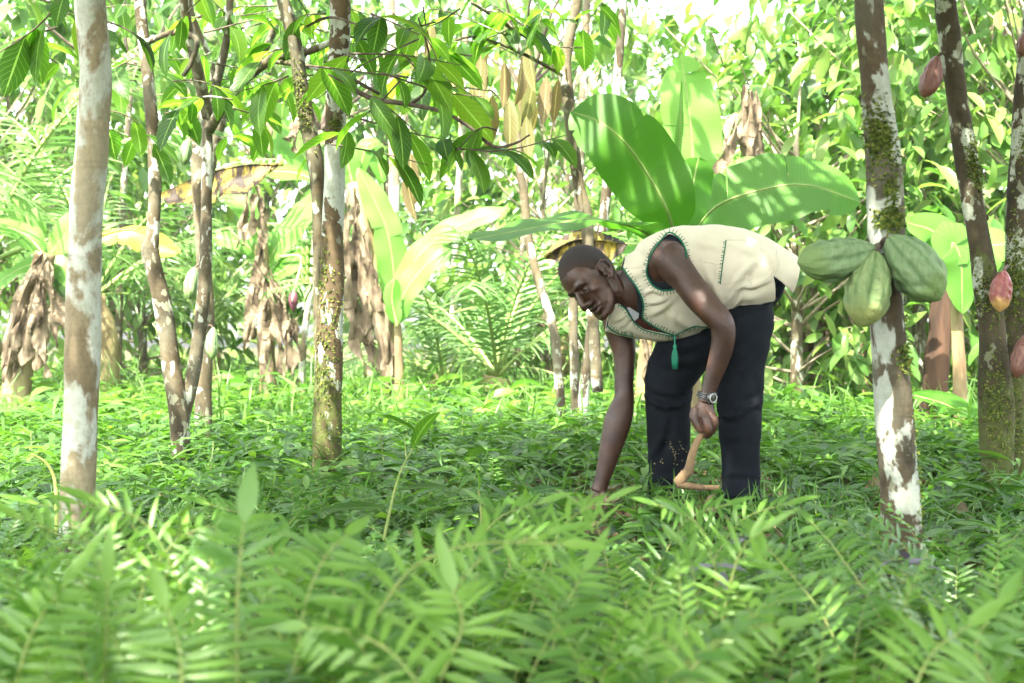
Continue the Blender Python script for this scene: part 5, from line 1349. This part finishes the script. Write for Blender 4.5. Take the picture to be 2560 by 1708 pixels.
# the long torn yellow leaf and the low yellow leaf
m = MB(); bleaf(m, S(9.6, (650, 378), (560, 380), (470, 400), (365, 446)), .5, (0, -.5, .9), 9, 77, -.9, hang=.5, wavy=.02)
tag(m.build('torn_banana_leaf', M['yellow_banana'], org=PD(600, 380, 9.6)), 'torn yellow and black banana leaf hanging behind the forked tree', 'banana leaf')
m = MB(); bleaf(m, S(9.0, (215, 545), (290, 528), (350, 545), (412, 582)), .3, (0, -.6, .9), 4, 78, -.5, hang=.25)
tag(m.build('yellow_banana_leaf', M['yellow_leaf'] if 'yellow_leaf' in M else M.setdefault('yellow_leaf', leafmat('yellow_leaf', G((.3, .33, .03), (.4, .36, .04)), .45, (1.2, 1.2, .5), spots=.9)), org=PD(300, 540, 9)), 'yellow green banana leaf across the space between pale trunk and forked tree', 'banana leaf')
m = MB(); bleaf(m, S(7.6, (1250, 590), (1310, 555), (1370, 552), (1440, 560)), .26, (0, -.7, .6), 6, 79, -.6, hang=.4); tag(m.build('blotched_banana_leaf', M['yellow_banana'], org=PD(1340, 560, 7.6)), 'yellow leaf blotched with black just above the head of the man', 'banana leaf')
# fallen green sheaths on the ground behind the pod tree
m = MB(); bleaf(m, [PD(2080, 905, 9), PD(2160, 925, 9), PD(2240, 960, 8.8)], .3, (0, -.4, 1), 3, 80, .3, rnd=.2); tag(m.build('fallen_banana_leaf', [M['banana'], M['petiole']], org=PD(2160, 930, 9)), 'cut banana leaf lying on the ground behind the pod tree', 'banana leaf')


# ---------------------------------------------------------------- thin trunks, palms, leafy trees behind
def thin_trunk(pts, bkm, label, topleaves=0, seed=0):
    p, r = trunk_path(pts, 30); p[0][2] = min(p[0][2], 0.); root = empty('slender_tree', (p[0][0], p[0][1], 0), label, 'tree', 'slender trees behind the man')
    m = MB(); tube(m, p, r, 12, wob=.06, seed=seed); m.build('trunk', bk[bkm], root)
    lf, tw = MB(), MB(); crown(lf, tw, p[-1] + UP * .9, 1.3, 14, 10, .26, seed, origin=p[-1]); tw.build('branches', M['twig'], root); lf.build('crown', M['bg_leaf'], root)


thin_trunk(T(9.2, (1322, 930, 24), (1318, 820, 22), (1316, 700, 22), (1330, 400, 20), (1345, 50, 18), (1350, -250, 14)), 3, 'slim trunk seen below the chin of the man', seed=301)
thin_trunk(T(9.0, (1338, 935, 26), (1345, 850, 25), (1362, 720, 25), (1385, 500, 24), (1420, 150, 20), (1440, -200, 15)), 8, 'white patched slim trunk leaning behind the raised shoulder', seed=302)
thin_trunk(T(15, (1032, 905, 18), (1034, 800, 17), (1042, 690, 17), (1046, 560, 16), (1060, 300, 15), (1070, 0, 12)), 1, 'very thin sunlit pole tree in the middle distance', seed=303)
thin_trunk(T(17, (898, 900, 26), (900, 650, 26), (905, 420, 26), (900, 100, 24), (890, -100, 20)), 1, 'bleached sunlit trunk behind the small fresh banana plant', seed=304)
thin_trunk(T(14, (1185, 900, 16), (1190, 700, 15), (1200, 560, 15), (1215, 200, 12)), 3, 'straight thin tree in front of the palm bushes', seed=305)
thin_trunk(T(13, (2090, 900, 24), (2080, 760, 22), (2060, 600, 22), (2040, 300, 18)), 1, 'sunlit leaning trunk crossing behind the pod tree', seed=306)
thin_trunk(T(15, (270, 905, 18), (275, 700, 17), (280, 500, 16), (300, 200, 14)), 3, 'thin tree in the glade between the pale trunk and forked tree', seed=307)
thin_trunk(T(14, (690, 900, 16), (700, 760, 15), (720, 600, 15), (735, 300, 12)), 1, 'pale thin leaning tree beside the banana flower', seed=308)


def frond(mb, p0, az, el, L, q, ll=.5, npair=34, tone=.5, arch=1.2):
    t = np.linspace(0, 1, 24); ang = el - t ** 1.4 * arch; h = np.array([math.cos(az), math.sin(az), 0])
    p = p0 + np.cumsum(np.vstack([[0, 0, 0], (h * np.cos(ang)[:, None] + UP * np.sin(ang)[:, None])[:-1] * L / 23]), 0)
    tube(mb, p, np.linspace(.02, .004, 24), 6, m=1)
    tg = nrm(np.gradient(p, axis=0)); s = nrm(np.cross(tg, UP)); n = np.cross(s, tg); u = np.linspace(.12, .99, npair); i = (u * 23).astype(int); f = (u * 23 - i)[:, None]; i2 = np.minimum(i + 1, 23)
    b = p[i] * (1 - f) + p[i2] * f; ln = ll * np.interp(u, [.1, .35, .7, 1], [.6, 1, .85, .35])
    for sd_ in (-1, 1):
        d = s[i] * sd_ + tg[i] * q.uniform(.5, .8, (npair, 1)) - n[i] * q.uniform(-.1, .35, (npair, 1)) + q.normal(0, .07, (npair, 3))
        leaves(mb, b, d, n[i] + q.normal(0, .2, (npair, 3)), ln * q.uniform(.85, 1.1, npair), .028 * ll / .5 * q.uniform(.8, 1.2, npair), np.clip(tone + q.normal(0, .12, npair), 0, 1), q.uniform(.3, 1.3, npair), .25, 4, 'strip')


def palm(x, d, h, nf, L, label, seed, ll=.5, azs=None, els=(.3, 1.3), tone=.5):
    q = np.random.default_rng(seed); b = PD(x, 784, d); root = empty('palm', (b[0], d, 0), label, 'palm', 'palms behind')
    m = MB(); p = cr([[b[0], d, -.05], [b[0] + q.normal(0, .03), d, h * .6], [b[0] + q.normal(0, .06), d, h]], 16); tube(m, p, np.interp(np.linspace(0, 1, 16), [0, 1], [.17, .13]), 14, wob=.14, seed=seed); m.build('trunk', M['pseudostem'], root)
    for f in range(nf):
        m = MB(); az = f * 2.4 + q.uniform(-.3, .3) if azs is None else azs[f % len(azs)] + q.normal(0, .15)
        frond(m, p[-1], az, q.uniform(*els), L * q.uniform(.8, 1.1), q, ll, tone=tone); m.build('frond', [M['palm'], M['petiole']], root)


palm(-40, 11.5, 1.3, 12, 3.0, 'tall feathery palm half out of frame beyond the pale trunk', 401, .55, tone=.6)
palm(230, 13.5, 1.1, 10, 2.8, 'feathery palm in the sunlit gap behind the forked tree', 402, .5, tone=.65)
palm(1130, 13.2, .35, 12, 2.3, 'low palm bush with spreading fronds behind the head of the man', 403, .5, tone=.4)
palm(1290, 15.5, .8, 10, 2.6, 'palm with drooping fronds farther back over the low palm bush', 404, .5, tone=.4)
palm(985, 14.2, .25, 10, 1.8, 'stemless young palm beyond the small fresh banana plant', 405, .42, tone=.75)
palm(1640, 20, 3.2, 11, 3.0, 'tall palm under the bright gap in the sky', 406, .55, tone=.5)
palm(470, 16, .8, 9, 2.4, 'palm far behind the grey tree with green pods', 407, .5, tone=.6)


def leafy(seed, h, rad, n, mat, lsize, tone, zlow=.25):
    """parts of one bushy tree, built round the origin"""
    q = np.random.default_rng(seed); root = empty('leafy_tree', (0, 0, 0), 'x', 'tree')
    m = MB(); top = np.array([q.normal(0, .15), q.normal(0, .15), h * .72]); p = cr([[0, 0, -.05], top * [.4, .4, .45], top], 20); tube(m, p, np.linspace(.065, .02, 20), 10, wob=.08, seed=seed); m.build('trunk', bk[3], root)
    tw, lf = MB(), MB(); ncl = n // 9
    for c in range(ncl):
        z = h * q.uniform(zlow, 1.); rr = rad * (1 - .75 * abs(z / h - .55) ** 1.5) * q.uniform(.25, 1) ** .6; a = q.uniform(0, 6.28)
        cc = np.array([math.cos(a) * rr, math.sin(a) * rr, z]); i = int(np.clip(z / (h * .72) * 13, 3, 19)); 
        if c % 3 == 0: tube(tw, cr([p[i], (p[i] + cc) / 2 + q.normal(0, .1, 3), cc], 7), np.linspace(.016, .004, 7), 5)
        d = nrm(cc * [1, 1, 0] + q.normal(0, .3, 3) + UP * q.normal(.1, .3)); k_ = 9
        tt = q.uniform(-.4, .4, (k_, 1)); s = np.cross(d, UP)
        dd = nrm(d * q.uniform(.1, .9, (k_, 1)) + s * q.uniform(-1, 1, (k_, 1)) - UP * q.uniform(-.1, 1.0, (k_, 1))); L = lsize * q.uniform(.6, 1.2, k_)
        leaves(lf, cc + d * tt * .8 + q.normal(0, .09, (k_, 3)), dd, UP + q.normal(0, .35, (k_, 3)), L, L * q.uniform(.32, .44, k_), np.clip(tone + q.normal(0, .24, k_), 0, 1), q.uniform(.2, 1., k_), q.uniform(.05, .4, k_), 4, 'cacao')
    tw.build('branches', M['sunlit_twig'], root); lf.build('crown', M[mat], root)
    return root


proto = [leafy(501, 4.6, 1.5, 1300, 'bg_leaf', .27, .5), leafy(502, 3.4, 1.4, 1100, 'bg_leaf', .24, .62, .12), leafy(503, 6.0, 1.8, 1500, 'bg_leaf', .3, .42, .2), leafy(504, 2.6, 1.3, 1300, 'bg_leaf', .22, .7, .03)]
BG = [(1830, 11.5, 1, 'sunlit bush of long leaves beside the vest tail of the man'), (1960, 13.5, 0, 'sunlit leafy tree right behind the lichened pod tree'), (2110, 12.0, 1, 'bright bush filling the gap between pod tree and mossy twin tree'), (2260, 13.0, 2, 'tall leafy tree behind the mossy twin stems'), (2400, 11.5, 0, 'leafy tree cut off by the picture edge beyond the mossy stems'), (2000, 18.5, 2, 'tall tree with yellow green leaves beyond the sky gap'), (2330, 18, 2, 'far leafy tree above the red pods'),
      (1720, 15.5, 1, 'leafy tree beside the dry hanging banana leaves'), (1330, 19, 2, 'tall far tree behind the thin grey cacao tree'), (1250, 15.5, 1, 'yellow green bush behind the tan young leaves'), (860, 19, 2, 'tall tree behind the white patched tree'), (600, 19.5, 2, 'tall tree behind the banana plant with the flower'), (180, 18.5, 2, 'tall tree directly behind the pale trunk'), (40, 17.5, 0, 'leafy tree at the far edge behind the bleached banana stem'), (-80, 15, 2, 'tall edge tree beyond the feathery palm'),
      (1600, 17.0, 3, 'low bush seen under the vest behind the trousers'), (1790, 15.5, 3, 'low bush behind the back of the man, near the peeling stem'), (1950, 15.5, 3, 'low bush in the sun below the big green pods'), (2120, 16.5, 3, 'low bush behind the dark reddish stump'), (330, 16.5, 3, 'low sunny bush behind the yellow green banana leaf'), (2360, 15.5, 3, 'low bush beyond the mossy roots')]
q = np.random.default_rng(61); used_ = set()
for x, d, v, lab in BG:
    b = PD(x, 784, d); o = proto[v]
    if v not in used_: used_.add(v); o.location = (b[0], d, 0); o.rotation_euler = (0, 0, 1.3 + v); o['label'] = lab; o['group'] = 'leafy trees behind'
    else: dup(o, (b[0], d, 0), q.uniform(0, 6.28), q.uniform(.85, 1.15), lab, 'leafy trees behind')
# the wood beyond
q = np.random.default_rng(71); n = 15000; mb = MB()
x = q.uniform(-18, 18, n); y = q.uniform(26, 36, n); hmax = 7.6 + 1.6 * np.sin(x * .8) + 1. * np.sin(x * 2.3 + 1) - 4.2 * np.exp(-((x - 3.9) / 2.) ** 2)
z = hmax * q.random(n) ** .8
cl = np.sin(x * 2.1 + 1.3 * np.sin(z * 1.4)) * np.sin(z * 1.9 + x * .6) * np.sin(y * 2. + z); kk = cl > -.1
x, y, z = x[kk], y[kk], z[kk]; n = len(x); L = q.uniform(.3, .7, n)
leaves(mb, np.stack([x, y, z], 1), rdir(n, .4, .4, q), UP + q.normal(0, .5, (n, 3)), L, L * q.uniform(.3, .5, n), np.clip(.5 + .3 * np.sin(x * .9 + z * .5) + q.normal(0, .2, n), 0, 1), q.uniform(.2, 1, n), .25, 3, 'oval')
tag(mb.build('far_woods', M['far_leaf']), kind='stuff')
# ---------------------------------------------------------------- light and camera
SUN_EL, SUN_AZ = R(56), R(205)        # azimuth from +Y, clockwise seen from above
sd = np.array([math.sin(SUN_AZ) * math.cos(SUN_EL), math.cos(SUN_AZ) * math.cos(SUN_EL), math.sin(SUN_EL)])
w = bpy.data.worlds.new('World'); sc.world = w; w.use_nodes = True
nt = w.node_tree; bg = nt.nodes['Background']
sky = nt.nodes.new('ShaderNodeTexSky'); sky.sky_type = 'NISHITA'; sky.sun_disc = False
sky.sun_elevation = SUN_EL; sky.sun_rotation = SUN_AZ; sky.air_density = 1.0; sky.dust_density = 3.5; sky.ozone_density = 1.0
hs = nt.nodes.new('ShaderNodeHueSaturation'); hs.inputs['Saturation'].default_value = .3   # milky humid sky
nt.links.new(sky.outputs[0], hs.inputs['Color']); nt.links.new(hs.outputs[0], bg.inputs[0]); bg.inputs[1].default_value = .15
sl = bpy.data.lights.new('Sun', 'SUN'); sl.energy = 3.7; sl.angle = R(.6); sl.color = (1, .94, .82)
so_ = bpy.data.objects.new('Sun', sl); COL.objects.link(so_)
so_.rotation_euler = Vector(-sd).to_track_quat('-Z', 'Y').to_euler(); so_.location = (0, 0, 20)
cd = bpy.data.cameras.new('Camera'); cd.lens = 50; cd.sensor_width = 36; cd.clip_end = 500; cd.clip_start = .05
cd.dof.use_dof = True; cd.dof.focus_distance = 5.35; cd.dof.aperture_fstop = 4.8
cam = bpy.data.objects.new('Camera', cd); COL.objects.link(cam); cam.location = (0, 0, H); cam.rotation_euler = (R(90), 0, 0)
sc.camera = cam
sc.view_settings.view_transform = 'Standard'; sc.view_settings.look = 'None'; sc.view_settings.gamma = 1
sc.view_settings.exposure = 3.15
cy = sc.cycles
cy.max_bounces = 7; cy.diffuse_bounces = 4; cy.glossy_bounces = 2; cy.transmission_bounces = 5; cy.transparent_max_bounces = 4
cy.caustics_reflective = False; cy.caustics_refractive = False; cy.sample_clamp_indirect = 6

# warm damp air under the trees
k = NT('humid_air')
v_ = k.n('ShaderNodeVolumePrincipled', {'Density': .0008, 'Anisotropy': .2}); v_.inputs['Color'].default_value = (.93, .97, .9, 1)
k.t.links.new(v_.outputs[0], k.out.inputs['Volume'])
hz = MB(); x0, x1, y0, y1, z0, z1 = -40, 40, -12, 60, -1.2, 14
hz.add([(x0, y0, z0), (x1, y0, z0), (x1, y1, z0), (x0, y1, z0), (x0, y0, z1), (x1, y0, z1), (x1, y1, z1), (x0, y1, z1)], [(3, 2, 1, 0), (4, 5, 6, 7), (0, 1, 5, 4), (1, 2, 6, 5), (2, 3, 7, 6), (3, 0, 4, 7)])
tag(hz.build('haze', k.m, smooth=False), kind='stuff')
cy.volume_bounces = 0
